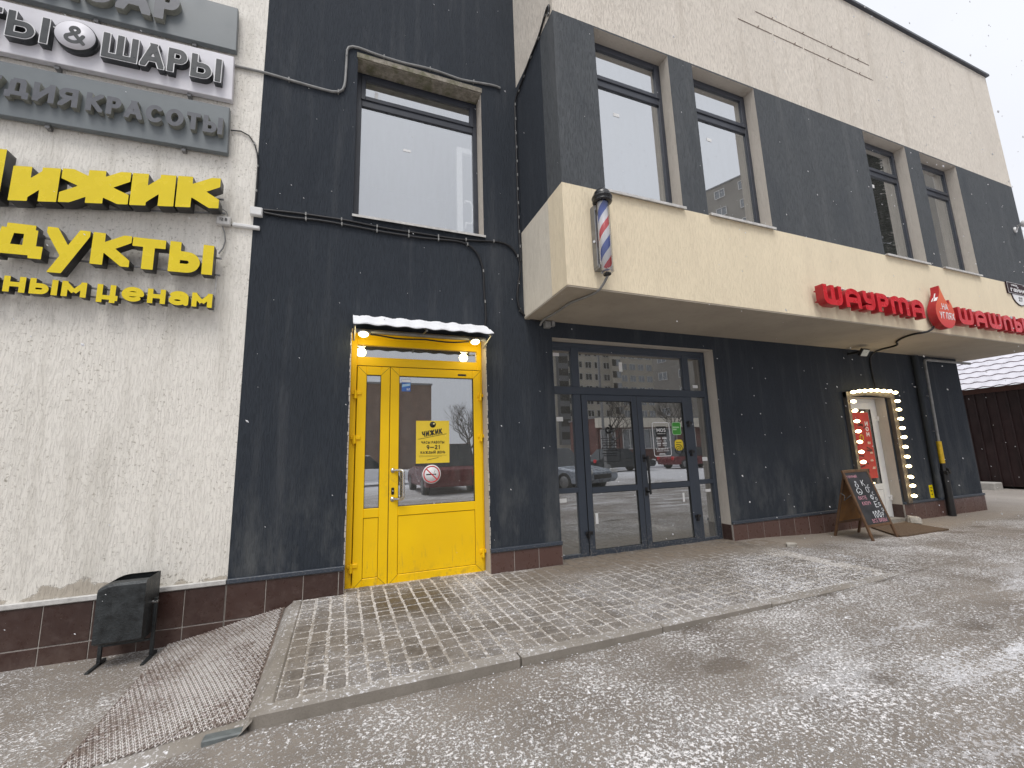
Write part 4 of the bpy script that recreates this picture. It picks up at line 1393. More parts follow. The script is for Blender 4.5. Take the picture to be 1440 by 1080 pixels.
# little boxes by the yellow sign
for x, z, w_, h_, d_, lb, tx in ((-1.095, 3.225, .11, .085, .045, 'square grey junction box by the yellow letters', 1), (-.975, 3.235, .215, .036, .03, 'long white power supply right of the yellow letters', 0), (-.845, 3.365, .10, .082, .045, 'pale junction box on the seam of the pale and dark walls', 0)):
    bx = thing('junction_box', (x, 0, z), lb, 'junction box')
    MB().box(x, x + w_, -d_, -.001, z, z + h_, bev=.005).put('box_body', M['white' if not tx else 'whitedirty'], bx)
    MB().box(x + .006, x + w_ - .006, -d_ - .004, -d_ + .001, z + .006, z + h_ - .006, bev=.002).put('box_lid', M['white' if not tx else 'whitedirty'], bx)
    if tx: lettering('lettering', '12 В', x + .025, x + .085, -d_ - .0045, z + .035, .028, .16, (M['print_black'],), bx)
cable('short white wire loop beside the last yellow letter', xz([(-1.09, 3.385), (-1.055, 3.395), (-1.02, 3.37), (-1.005, 3.33), (-1.02, 3.30)], -.02), .004, 'greycable')
cable('grey wire hanging from the junction box to the second yellow row', xz([(-1.05, 3.225), (-1.02, 3.17), (-1.005, 3.08), (-1.02, 3.0), (-1.06, 2.96)], -.02), .006, 'greycable')
cable('stub of wire from junction box to power supply', xz([(-.99, 3.245), (-.972, 3.246)], -.02), .004)

# ================================================================== awning over the yellow door
AW = thing('door_awning', (.72, 0, 2.42), 'small metal awning covered with snow over the yellow door', 'awning')


def awn(x, t, lift=0):
    y = -.004 - .30 * t
    z = 2.497 - .166 * t + .0055 * math.cos(x * 2 * math.pi / .175) + lift
    return (x, y, z)


NXA = 90
for nm, lift, mt in (('roof_sheet', 0, 'black'), ('snow_layer', 1, 'snow')):
    top, bot = [], []
    for j in range(7):
        for i in range(NXA + 1):
            x = .062 + 1.325 * i / NXA
            t = j / 6
            if lift:
                h = .007 + .007 * MN.noise(Vector((x * 11, j * .9, 0))) + .005 * MN.noise(Vector((x * 45, j * 2.5, 4)))
                top.append(awn(x, t * .985, .006 + h))
                bot.append(awn(x, t * .985, .0035))
            else:
                top.append(awn(x, t, .001))
                bot.append(awn(x, t, -.004))
    mb = MB()
    W_ = NXA + 1
    for arr in (top, bot):
        mb.add(arr, [(j * W_ + i, j * W_ + i + 1, (j + 1) * W_ + i + 1, (j + 1) * W_ + i) for j in range(6) for i in range(NXA)], 0, True)
    fr = top[-W_:] + bot[-W_:]
    mb.add(fr, [(i, i + 1, W_ + i + 1, W_ + i) for i in range(NXA)], 0)
    for e in (0, NXA):
        sd_ = [top[j * W_ + e] for j in range(7)] + [bot[j * W_ + e] for j in range(7)]
        mb.add(sd_, [(i, i + 1, 7 + i + 1, 7 + i) for i in range(6)], 0)
    me_ = bpy.data.meshes.new(nm)
    me_.from_pydata(mb.v, [], mb.f)
    me_.polygons.foreach_set('use_smooth', mb.sm)
    me_.materials.append(M[mt])
    put(nm, me_, AW)
for x in (.075, .72, 1.365):
    mb = MB()
    mb.tube([(x, -.288, 2.322), (x, -.01, 2.462)], .011, 6)
    mb.tube([(x, -.288, 2.322), (x, -.04, 2.352)], .008, 6) if x == .72 else mb.tube([(x, -.288, 2.322), (x, -.005, 2.26)], .010, 6)
    mb.put('bracket', M['greymetal'], AW)
MB().tube([(.07, -.035, 2.345), (1.385, -.035, 2.345)], .018, 12).put('cross_tube', M['greycable'], AW)
M['lamp_on'] = emitmat('warm_lamp_glow', (1.0, .84, .45), 5.0)
for i, x in enumerate((.160, 1.262)):
    lp_ = thing('canopy_lamp', (x, -.05, 2.30), ('left' if i == 0 else 'right') + ' lit round lamp under the snowy awning', 'lamp', 'round lamps under the awning')
    mt = Matrix.Translation((x, -.06, 2.316)) @ Matrix.Rotation(R(-20), 4, 'X')
    MB().lathe([(0, .010), (.048, .008), (.052, -.004), (.046, -.011)], n=28, M=mt).put('lamp_ring', M['white'], lp_)
    MB().lathe([(.046, -.010), (.037, -.020), (.018, -.025), (0, -.026)], n=28, M=mt).put('diffuser', M['lamp_on'], lp_)
    pl = bpy.data.lights.new('canopy_light', 'POINT')
    pl.energy = 1.2
    pl.color = (1, .83, .42)
    pl.shadow_soft_size = .05
    po = bpy.data.objects.new('canopy_light', pl)
    COL.objects.link(po)
    po.location = (x, -.09, 2.245)
cable('black wire sagging along the tube under the awning', [(.22, -.04, 2.315), (.28, -.04, 2.325), (.45, -.04, 2.285), (.68, -.04, 2.30), (.74, -.04, 2.315), (.88, -.04, 2.288), (1.04, -.04, 2.29), (1.20, -.04, 2.312)], .008)

# ---- notices on the doors
PO = thing('opening_hours_poster', (.86, .12, 1.08), 'yellow poster with opening hours stuck on the yellow door glass', 'poster')
yp = y0 + .004
MB().box(.690, 1.028, yp + .004, yp + .006, 1.078, 1.503).put('sheet', plain('yellow_paper', (.86, .62, .04), .5, var=.03), PO)
lettering('lettering', 'Чижик', .755, .96, yp + .004, 1.338, .056, .26, (M['print_black'],), PO, .0015, rot=R(9))
lettering('lettering', 'ЧАСЫ РАБОТЫ', .742, .975, yp + .004, 1.272, .026, .2, (M['print_black'],), PO, .0015)
lettering('lettering', '9—21', .795, .93, yp + .004, 1.215, .043, .2, (M['print_black'],), PO, .0015)
lettering('lettering', 'КАЖДЫЙ ДЕНЬ', .735, .985, yp + .004, 1.172, .026, .2, (M['print_black'],), PO, .0015)
mb = MB()
mb.prism([(.712, 1.316), (1.0, 1.368), (1.0, 1.372), (.712, 1.320)], yp + .0025, yp + .004)
mb.prism([(.80, 1.108), (.915, 1.130), (.915, 1.134), (.80, 1.112)], yp + .0025, yp + .004)
mb.box(.72, 1.0, yp + .0028, yp + .004, 1.153, 1.1545).box(.72, .95, yp + .0028, yp + .004, 1.143, 1.1445)
mb.put('ruled_lines', M['print_black'], PO)
rm_ = Matrix.Translation((.858, yp + .0035, 1.464)) @ Matrix.Rotation(R(90), 4, 'X')
o = MB().lathe([(0, 0), (.031, 0), (.031, .001), (0, .001)], n=28, M=rm_).put('round_emblem', M['print_black'], PO)
MB().lathe([(0, .0015), (.010, .0015), (.010, .0011), (0, .0011)], c=(.012, .008, 0), n=16, M=rm_).put('emblem_light', plain('pale_yellow_print', (.8, .7, .3), .5), o)
NS = thing('no_smoking_sticker', (.846, .12, .88), 'round no smoking sticker below the yellow poster', 'sticker')
rm_ = Matrix.Translation((.846, yp + .004, .969)) @ Matrix.Rotation(R(90), 4, 'X')
MB().lathe([(0, 0), (.093, 0), (.093, .0015), (0, .0015)], n=40, M=rm_).put('sticker_sheet', M['print_white'], NS)
M['print_red'] = plain('red_print', (.62, .03, .04), .5, var=.03)
o = MB().lathe([(.072, .0017), (.083, .0017), (.083, .0022), (.072, .0022), (.072, .0017)], n=40, M=rm_)
o.box(-.0055, .0055, -.0765, .0765, .0018, .0027, M=rm_ @ Matrix.Rotation(R(45), 4, 'Z'))
o.put('red_ring', M['print_red'], NS)
MB().box(-.055, .022, -.008, .004, .0016, .0020, M=rm_).box(.026, .045, -.008, .004, .0016, .0019, M=rm_).put('cigarette', M['print_black'], NS)
MB().tube([rm_ @ Vector(p) for p in ((.03, .012, .002), (.025, .022, .002), (.036, .03, .002), (.030, .042, .002))], .0012, 4).put('smoke_lines', M['print_black'], NS)
BS = thing('blue_address_sticker', (.59, .12, 1.8), 'small blue and white sticker in the top corner of the yellow door glass', 'sticker')
MB().box(.545, .632, yp + .004, yp + .0055, 1.80, 1.925).put('sheet', plain('blue_print', (.06, .16, .50), .5), BS)
MB().box(.547, .630, yp + .003, yp + .0042, 1.893, 1.922).box(.555, .62, yp + .003, yp + .0042, 1.862, 1.868).put('white_stripe', M['print_white'], BS)
MB().prism([(.547, 1.84), (.63, 1.86), (.63, 1.885), (.547, 1.868)], yp + .0032, yp + .0042).put('pale_wave', plain('pale_blue_print', (.25, .5, .75), .5), BS)
lettering('lettering', '167', .592, .626, yp + .004, 1.81, .022, .2, (M['print_white'],), BS, .0012)


def rrect(x0, x1, z0, z1, r, w=0):
    def lp(a, b, c, d, q): return [(a + q + (0), c)] and A(b - q, c + q, q, q, -90, 0, 6) + A(b - q, d - q, q, q, 0, 90, 6) + A(a + q, d - q, q, q, 90, 180, 6) + A(a + q, c + q, q, q, 180, 270, 6)
    o = [lp(x0, x1, z0, z1, r)]
    if w: o.append(lp(x0 + w, x1 - w, z0 + w, z1 - w, max(.002, r - w))[::-1])
    return o


ys = y1 + .0088
MO = thing('barbershop_notice', (3.76, ys, 1.06), 'white outlined notice with opening hours on the right glass door leaf', 'notice')
put('outline', loops_mesh('outline', rrect(3.615, 3.888, 1.058, 1.486, .03, .009), .001, (M['print_white'],)), MO, (0, ys, 0))
MB().box(3.672, 3.832, ys - .0008, ys, 1.305, 1.432).put('black_square', M['print_black'], MO)
lettering('lettering', 'MOS', 3.682, 3.822, ys - .001, 1.362, .046, .17, (M['print_white'],), MO, .001)
lettering('lettering', 'ВАКЗВЕЯ 2 В0', 3.69, 3.815, ys - .001, 1.338, .010, .2, (M['print_white'],), MO, .001) if False else MB().box(3.69, 3.77, ys - .002, ys - .001, 1.338, 1.344).box(3.777, 3.783, ys - .002, ys - .001, 1.337, 1.345).box(3.79, 3.815, ys - .002, ys - .001, 1.338, 1.344).put('small_print', M['print_white'], MO)
for z, h, segs in ((1.272, .022, ((3.67, 3.735), (3.76, 3.83))), (1.245, .008, ((3.665, 3.75), (3.77, 3.82))), (1.208, .022, ((3.675, 3.735), (3.76, 3.825))), (1.187, .008, ((3.68, 3.73), (3.76, 3.82))), (1.143, .018, ((3.655, 3.665), (3.68, 3.72), (3.73, 3.77), (3.78, 3.805), (3.815, 3.84))), (1.122, .008, ((3.66, 3.76), (3.77, 3.85))), (1.09, .008, ((3.70, 3.79),)), (1.077, .007, ((3.69, 3.80),))):
    mb = MB()
    for a, b in segs:
        x = a
        while x < b - .003:
            wv = min(b - x, random.uniform(.006, .012))
            mb.box(x, x + wv * .8, ys - .001, ys - .0002, z, z + h)
            x += wv + .002
    mb.put('print_row', M['print_white'], MO)
GS = thing('green_sticker', (4.0, ys, 1.32), 'small green rounded sticker beside the white outlined notice', 'sticker')
M['green'] = plain('green_print', (.055, .30, .04), .5, var=.05)
put('sheet', loops_mesh('sheet', rrect(3.928, 4.072, 1.322, 1.486, .028), .001, (M['green'],)), GS, (0, ys, 0))
put('rim', loops_mesh('rim', rrect(3.928, 4.072, 1.322, 1.486, .028, .006), .0012, (plain('pale_green_print', (.5, .72, .48), .5),)), GS, (0, ys - .0011, 0))
mb = MB()
for z, a, b in ((1.412, 3.945, 4.04), (1.385, 3.945, 4.0)):
    x = a
    while x < b:
        mb.box(x, x + .008, ys - .002, ys - .0011, z, z + random.uniform(.011, .018))
        x += .011
mb.put('print_row', plain('light_green_print', (.55, .75, .5), .5), GS)
YS = thing('yellow_spiral_sticker', (4.02, ys, 1.07), 'yellow sticker with a black spiral on the right glass door leaf', 'sticker')
put('sheet', loops_mesh('sheet', rrect(3.950, 4.085, 1.125, 1.262, .045), .001, (plain('yellow_print', (.80, .60, .03), .5),)), YS, (0, ys, 0))
MB().tube([(4.005 + math.cos(q) * (.008 + .0085 * q / 1.0 * .5), ys - .002, 1.135 + math.sin(q) * (.008 + .0085 * q * .5)) for q in [i * .25 for i in range(60)]], .0042, 5).put('spiral', M['print_black'], YS)
mb = MB()
for k in range(8): mb.box(3.975 + k * .0105, 3.982 + k * .0105, ys - .002, ys - .0011, 1.222, 1.232)
mb.put('print_row', M['print_black'], YS)
BN = thing('black_outline_notice', (2.97, ys, 1.02), 'thin black outlined notice on the left glass door leaf', 'notice')
put('outline', loops_mesh('outline', rrect(2.822, 3.118, 1.02, 1.405, .022, .006), .001, (M['print_black'],)), BN, (0, ys, 0))
MB().tube([(2.965 + math.cos(q) * (.012 + .006 * q), ys - .003, 1.40 + math.sin(q) * (.012 + .006 * q)) for q in [i * .3 for i in range(26)]], .011, 6).put('emblem', M['print_black'], BN)
for z in (1.29, 1.265, 1.235, 1.205, 1.17, 1.145, 1.11, 1.085):
    mb = MB()
    x = 2.86 + random.uniform(0, .03)
    while x < 3.07:
        wv = random.uniform(.01, .03)
        mb.box(x, x + wv, ys - .001, ys, z, z + .011)
        x += wv + .006
    mb.put('print_row', M['print_black'], BN)

# ================================================================== barber pole
BP_ = thing('barber_pole', (2.20, -1.0, 2.72), 'striped barber pole with a black domed cap at the corner of the cream band', 'barber pole')
bx, by = 2.205, -1.125
n = NT('helical_stripes')
o3 = n.xyz(n.obj)
gr = n.node('ShaderNodeTexGradient')
gr.gradient_type = 'RADIAL'
n.link(n.obj, gr.inputs[0])
ph = n.math('FRACT', n.math('ADD', n.math('ADD', gr.outputs[1], n.math('MULTIPLY', o3[2], -2.56)), 10.20))
cr = n.node('ShaderNodeValToRGB')
cr.color_ramp.interpolation = 'CONSTANT'
els = cr.color_ramp.elements
els[0].position, els[0].color = 0, (.76, .76, .78, 1)
els[1].position, els[1].color = .25, (.60, .035, .045, 1)
e = els.new(.47); e.color = (.76, .76, .78, 1)
e = els.new(.72); e.color = (.075, .125, .42, 1)
n.link(ph, cr.inputs[0])
M['stripes'] = n.done(cr.outputs[0], .35)
MB().lathe([(0, 0), (.048, 0), (.048, .66), (0, .66)], n=36).put('striped_drum', M['stripes'], BP_, loc=(bx, by, 2.785))
n = NT('clear_cover')
tr = n.node('ShaderNodeBsdfTransparent')
gl = n.node('ShaderNodeBsdfGlossy')
gl.inputs[1].default_value = .03
ms = n.node('ShaderNodeMixShader')
lw = n.node('ShaderNodeLayerWeight')
lw.inputs[0].default_value = .35
n.link(n.rng(lw.outputs[0], 0, 1, .05, .6), ms.inputs[0])
n.link(tr.outputs[0], ms.inputs[1])
n.link(gl.outputs[0], ms.inputs[2])
n.link(ms.outputs[0], n.out.inputs[0])
M['clear'] = n.m
MB().lathe([(.061, 0), (.063, .68)], n=36).put('clear_cover', M['clear'], BP_, loc=(bx, by, 2.765))
M['blackplastic'] = plain('glossy_black_plastic', (.012, .012, .013), .25, var=.1)
MB().lathe([(.05, 0), (.078, .002), (.083, .012), (.078, .024), (.074, .028), (.083, .036), (.088, .05), (.083, .064), (.074, .068), (.072, .085), (.066, .105), (.05, .125), (.025, .138), (.006, .142), (.006, .152), (0, .154)], n=36).put('domed_cap', M['blackplastic'], BP_, loc=(bx, by, 3.435), sc=(1.1, 1.1, 1.0))
MB().lathe([(.0745, 0), (.077, .004), (.0745, .008)], n=36).put('chrome_ring', M['steel'], BP_, loc=(bx, by, 3.503))
MB().lathe([(.062, 0), (.064, -.008), (.055, -.014), (.04, -.02), (.038, -.035), (0, -.036)], n=30).put('bottom_cap', M['clear'], BP_, loc=(bx, by, 2.765))
MB().box(-.03, .03, -.03, .03, -.055, -.02, bev=.01).put('motor_plug', M['blackplastic'], BP_, loc=(bx, by, 2.77))
MB().box(2.145, 2.175, -1.075, -1.001, 2.82, 3.44, bev=.004).box(2.15, 2.25, -1.09, -1.001, 3.38, 3.43, bev=.004).box(2.15, 2.25, -1.09, -1.001, 2.80, 2.84, bev=.004).put('wall_bracket', M['greymetal'], BP_)
MB().tube([(2.145, -1.05, 3.07), (2.125, -1.07, 3.065)], .012, 10).put('bracket_screw', M['steel'], BP_)
cable('brown cable from the barber pole across the soffit to the wall boxes', [(2.215, -1.125, 2.73), (2.20, -1.08, 2.66), (2.19, -1.02, 2.615), (2.17, -.90, 2.612), (2.12, -.78, 2.612), (2.075, -.66, 2.612), (2.075, -.45, 2.612), (2.085, -.28, 2.612), (2.05, -.12, 2.612), (2.03, -.04, 2.60), (2.035, -.03, 2.56)], .012, 'greycable')
for x, z, w_, h_, lb in ((2.085, 2.535, .075, .075, 'small grey box under the soffit corner where the pole cable ends'), (2.17, 2.56, .045, .062, 'narrow grey box right of the small box under the soffit corner')):
    jb = thing('junction_box', (x, 0, z), lb, 'junction box')
    MB().box(x, x + w_, -.05, -.001, z, z + h_, bev=.004).put('box_body', M['greycable'], jb)
    MB().box(x + .005, x + w_ - .005, -.055, -.051, z + .005, z + h_ - .005).put('box_lid', M['greycable'], jb)

# ================================================================== red sign on the cream band
RS = thing('red_kebab_sign', (5.1, -1.0, 2.75), 'red raised letter sign with a flame shape on the cream band', 'sign')
YR = -1.05
rl = [('rШ', 5.165, 5.50), ('rА', 5.555, 5.845), ('rУ', 5.90, 6.12), ('rР', 6.17, 6.40), ('rМ', 6.45, 6.83), ('rА', 6.89, 7.17)]
rl2 = [('rШ', 8.00, 8.37), ('rА', 8.44, 8.73), ('rШ', 8.80, 9.16), ('rЛ', 9.22, 9.47), ('rЫ', 9.54, 9.86), ('rК', 9.93, 10.20)]
for g in (rl, rl2):
    letters([(c_, a, b, 2.752, .245) for c_, a, b in g], YR, .245, .275, .09, (M['red'], M['redside']), RS)
for a, b in ((5.17, 7.17), (8.0, 10.2)):
    for z in (2.80, 2.93): MB().box(a, b, -1.048, -1.028, z, z + .015).put('rail', M['redside'], RS)
mb = MB()      # snow resting on the letter tops
for g in (rl, rl2):
    for c_, a, b in g:
        for k in range(3):
            x = a + (b - a) * (k + .2) / 3
            if c_ == 'rШ' and random.random() < .6: continue
            w_ = (b - a) * .24
            mb.box(x, x + w_, -1.10, -1.04, 2.990, 2.990 + random.uniform(.006, .016), bev=.003)
    for i in range(len(g) - 1):
        mb.box(g[i][2] + .005, g[i + 1][1] - .005, -1.048, -1.028, 2.945, 2.975, bev=.003)
o = mb.put('snow_caps', M['snow'], RS)
o['kind'] = 'stuff'
fl = [(7.655, 3.275), (7.68, 3.215), (7.715, 3.15), (7.75, 3.09), (7.80, 3.045), (7.835, 3.01), (7.855, 3.045), (7.86, 3.085), (7.90, 3.04), (7.935, 2.98), (7.955, 2.91), (7.955, 2.84), (7.93, 2.77), (7.875, 2.71), (7.80, 2.675), (7.70, 2.665), (7.60, 2.68), (7.52, 2.72), (7.465, 2.78), (7.44, 2.85), (7.445, 2.92), (7.475, 2.985), (7.53, 3.045), (7.585, 3.10), (7.63, 3.17)]
fl = [((x - 7.68) * .88 + 7.68, z) for x, z in fl][::-1]
n = NT('flame_face')
zz = n.xyz(n.pos)[2]
M['flame'] = n.done(n.mix(n.rng(zz, 2.7, 3.15), (.62, .03, .03), (.80, .14, .035)), .3)
fo = put('flame_badge', loops_mesh('flame_badge', [fl], .095, (M['flame'], M['redside'])), RS, (0, -1.035, 0))
lettering('lettering', 'НА', 7.63, 7.775, -1.1315, 2.925, .09, .14, (M['print_white'],), fo, .002)
lettering('lettering', 'УГЛЯХ', 7.545, 7.895, -1.1315, 2.79, .10, .14, (M['print_white'],), fo, .002, gap=.2)
so = MB()
for a, b in zip(fl[:-1], fl[1:]):
    mx_, mz = (a[0] + b[0]) / 2, (a[1] + b[1]) / 2
    if (mx_ < 7.66 and mz > 3.07):
        dx, dz = b[0] - a[0], b[1] - a[1]
        nn = Vector((dz, 0, -dx)).normalized()
        if nn.z < 0: nn = -nn
        vs = []
        for sb in range(7):
            if random.random() < .5: continue
            ya = -1.125 + sb * .012
            vs = []
            for y in (ya, ya + .012):
                for p in (a, b):
                    th = random.uniform(.002, .006)
                    for q in (.0005, th): vs.append((p[0] + nn.x * q, y, p[1] + nn.z * q))
            so.add(vs, [(0, 1, 3, 2), (4, 6, 7, 5), (0, 4, 5, 1), (2, 3, 7, 6), (1, 5, 7, 3), (0, 2, 6, 4)], 0, False)
o = so.put('snow_layer', M['snow'], fo)
o['kind'] = 'stuff'
cable('black cable from the flame badge across the soffit and down to the lamp frame', [(7.55, -1.04, 2.70), (7.50, -1.06, 2.645), (7.42, -1.02, 2.613), (7.30, -.95, 2.613), (7.42, -.72, 2.613), (7.60, -.56, 2.613), (7.92, -.42, 2.613), (7.95, -.26, 2.613), (7.93, -.13, 2.612), (7.93, -.03, 2.58), (7.925, -.015, 2.4), (7.93, -.015, 2.2), (7.935, -.03, 2.02)], .014, 'blackcable')
FL = thing('floodlight', (7.40, -.15, 2.5), 'small grey floodlight under the soffit beside the black cable', 'floodlight')
mt = Matrix.Translation((7.42, -.22, 2.52)) @ Matrix.Rotation(R(34), 4, 'X')
MB().box(-.085, .085, -.02, .025, -.06, .06, bev=.008, M=mt).put('lamp_body', M['black'], FL)
MB().box(-.075, .075, -.0235, -.0205, -.05, .05, M=mt).put('lamp_glass', plain('frosted_lamp_glass', (.50, .52, .48), .3), FL)
MB().box(7.40, 7.44, -.20, -.001, 2.53, 2.56).put('bracket', M['black'], FL)
# house number plate
HN = thing('street_plate', (10.4, -1.0, 3.5), 'dark brown street name plate with a white house number shield at the far corner', 'sign')
M['plate'] = plain('dark_brown_enamel', (.035, .018, .022), .6, spec=.25)
MB().box(9.94, 10.92, -1.022, -1.003, 3.47, 3.665, bev=.003).put('name_plate', M['plate'], HN)
put('plate_rim', loops_mesh('plate_rim', rrect(9.945, 10.915, 3.475, 3.66, .006, .004), .002, (M['print_white'],)), HN, (0, -1.0235, 0))
lettering('lettering', 'улица', 10.07, 10.26, -1.0245, 3.605, .026, .18, (M['print_white'],), HN)
lettering('lettering', 'Ганнен', 10.03, 10.62, -1.0245, 3.505, .06, .2, (M['print_white'],), HN)
shd = [(10.08, 3.468), (10.10, 3.40), (10.16, 3.34), (10.24, 3.305), (10.31, 3.295), (10.38, 3.305), (10.46, 3.34), (10.52, 3.40), (10.54, 3.468)]
put('number_shield', loops_mesh('number_shield', [shd], .012, (M['print_white'],)), HN, (0, -1.004, 0))
i_ = [(10.31 + (x - 10.31) * 1.05, 3.468 + (z - 3.468) * 1.07) for x, z in shd]
put('shield_rim', loops_mesh('shield_rim', [i_], .008, (M['plate'],)), HN, (0, -1.003, 0))
lettering('lettering', '27', 10.25, 10.37, -1.0165, 3.36, .07, .2, (M['print_black'],), HN)
CC = thing('security_camera', (10.7, -1.0, 4.6), 'white camera on a bent arm near the far corner of the upper wall', 'camera')
MB().lathe([(0, -.035), (.03, -.03), (.048, -.01), (.055, .02), (.05, .05), (.025, .075), (0, .08)], n=20, M=Matrix.Translation((10.50, -1.20, 4.66)) @ Matrix.Rotation(R(-30), 4, 'Y')).put('camera_head', M['white'], CC)
MB().tube([(10.53, -1.17, 4.70), (10.62, -1.08, 4.72), (10.72, -1.03, 4.70), (10.72, -1.001, 4.70)], .014, 8).put('arm', M['white'], CC)
MB().lathe([(0, 0), (.05, 0), (.05, .02), (0, .02)], n=18, M=Matrix.Translation((10.72, -1.001, 4.70)) @ Matrix.Rotation(R(90), 4, 'X')).put('base_plate', M['white'], CC)

# ================================================================== lamp frame around the white door
LF = thing('bulb_frame', (7.7, 0, 0), 'frame of lit round bulbs around the white kiosk door', 'light frame')
M['frame_br'] = plain('brown_lamp_trough', (.10, .085, .07), .55, var=.2)
MB().box(7.12, 7.185, -.06, -.001, .0, 1.93, bev=.004).put('trough_side', M['frame_br'], LF)
MB().box(8.21, 8.32, -.06, -.001, .20, 1.93, bev=.004).put('trough_side', M['frame_br'], LF)
arch = [(7.12 + 1.2 * i / 20, 1.925 + .045 * math.sin(math.pi * i / 20)) for i in range(21)]
mb = MB().prism(arch + [(x, z - .085) for x, z in arch[::-1]], -.055, -.0015)
mb.put('trough_top', M['frame_br'], LF)
M['bulb'] = emitmat('lit_bulb', (1.0, .78, .40), 8.0)
M['socket'] = plain('bulb_socket', (.35, .22, .14), .5)
bl = [(7.205, 1.917), (7.345, 1.935), (7.49, 1.949), (7.638, 1.958), (7.789, 1.96), (7.945, 1.958), (8.10, 1.950), (8.26, 1.935)]
bl += [(7.175, z) for z in (1.777, 1.626, 1.474, 1.322, 1.17, 1.02, .87, .72)]
bl += [(8.275, z) for z in (1.80, 1.66, 1.515, 1.368, 1.22, 1.07, .918, .766, .61, .465, .315)]
bm_ = MB().lathe([(0, 0), (.012, 0), (.016, -.012), (.024, -.03), (.026, -.046), (.021, -.062), (.012, -.074), (0, -.076)], n=16, M=Matrix.Rotation(R(-90), 4, 'X')).mesh('bulb', M['bulb'])
sk_ = MB().lathe([(0, .012), (.016, .012), (.016, -.006), (0, -.006)], n=12, M=Matrix.Rotation(R(-90), 4, 'X')).mesh('socket', M['socket'])
bm_.transform(Matrix.Identity(4))
for x, z in bl:
    b_ = put('bulb', bm_, LF, (x, -.072, z), (random.uniform(-.15, .15), 0, random.uniform(-.15, .15)))
    put('socket', sk_, b_, (x, -.07, z))
for x, z in ((7.35, 1.75), (8.12, 1.5), (7.35, 1.0), (8.12, .7)):
    pass
# poster behind the door glass
DP = thing('red_food_poster', (7.6, .12, .61), 'tall red poster with white lettering on the white door glass', 'poster')
yq = .128 + .013
M['poster_red'] = plain('red_poster', (.55, .03, .025), .45, var=.15, sc=12)
MB().box(7.372, 7.925, yq, yq + .004, .60, 1.635).put('sheet', M['poster_red'], DP)
mb = MB()
rr_ = random.Random(3)
for k in range(16):
    x, z = rr_.uniform(7.40, 7.82), rr_.uniform(.66, 1.5)
    a = rr_.uniform(-.6, .6)
    mb.box(-rr_.uniform(.04, .10), rr_.uniform(.03, .09), -.001, 0, -.012, .014, M=Matrix.Translation((x, yq - .0005, z)) @ Matrix.Rotation(a, 4, 'Y'))
mb.put('dark_artwork', plain('dark_poster_print', (.12, .012, .012), .5), DP)
for i, ch in enumerate('МОЖНО'[:4]):
    pass
vt = [('И', 1.46), ('О', 1.375), ('М', 1.29), ('Я', 1.205)]
for ch, z in vt[:3]: lettering('lettering', ch, 7.80, 7.875, yq - .001, z - .04, .07, .2, (M['print_white'],), DP, .001)
for x, z in ((7.80, 1.13), (7.82, .98), (7.80, .86), (7.82, .74)):
    mb = MB()
    for k in range(4): mb.box(x + k * .018, x + .012 + k * .018, yq - .002, yq - .0005, z, z + rr_.uniform(.02, .04))
    mb.put('price_print', plain('cream_print', (.8, .7, .55), .5) if 'cream' not in M else M['cream'], DP)
MB().lathe([(.035, 0), (.050, 0), (.050, .002), (.035, .002), (.035, 0)], n=24, M=Matrix.Translation((7.665, yq - .001, 1.235)) @ Matrix.Rotation(R(90), 4, 'X')).put('yellow_ring_badge', M['signyellow'], DP)
MB().tube([(7.24, .10, 1.0), (7.235, .05, 1.0), (7.235, .05, .58), (7.24, .10, .58)], .014, 10).put('handle', M['steel'], wd_)

# ================================================================== chalk board
CB = thing('chalk_board', (6.4, -.45, -.07), 'wooden folding chalk board with coffee prices before the white door', 'sandwich board')
M['wood'] = plain('brown_board_frame', (.115, .060, .028), .55, var=.35, sc=18)
M['ply'] = plain('orange_plywood_back', (.26, .125, .035), .6, var=.25, sc=9)
M['chalk'] = plain('blackboard', (.030, .030, .033), .7, var=.5, sc=7)
ang_f = math.atan2(.24, .87)
Lb = .905


def boardmat(front):
    # local: x across, z up the leg from foot to hinge, y out of the face
    a = (-1 if front else 1) * math.radians(15.5)
    yb = -.715 if front else -.225
    return Matrix.Translation((6.075 if front else 6.13, yb, -.072)) @ Matrix.Rotation(R(1.5), 4, 'Z') @ Matrix.Rotation(a, 4, 'X')


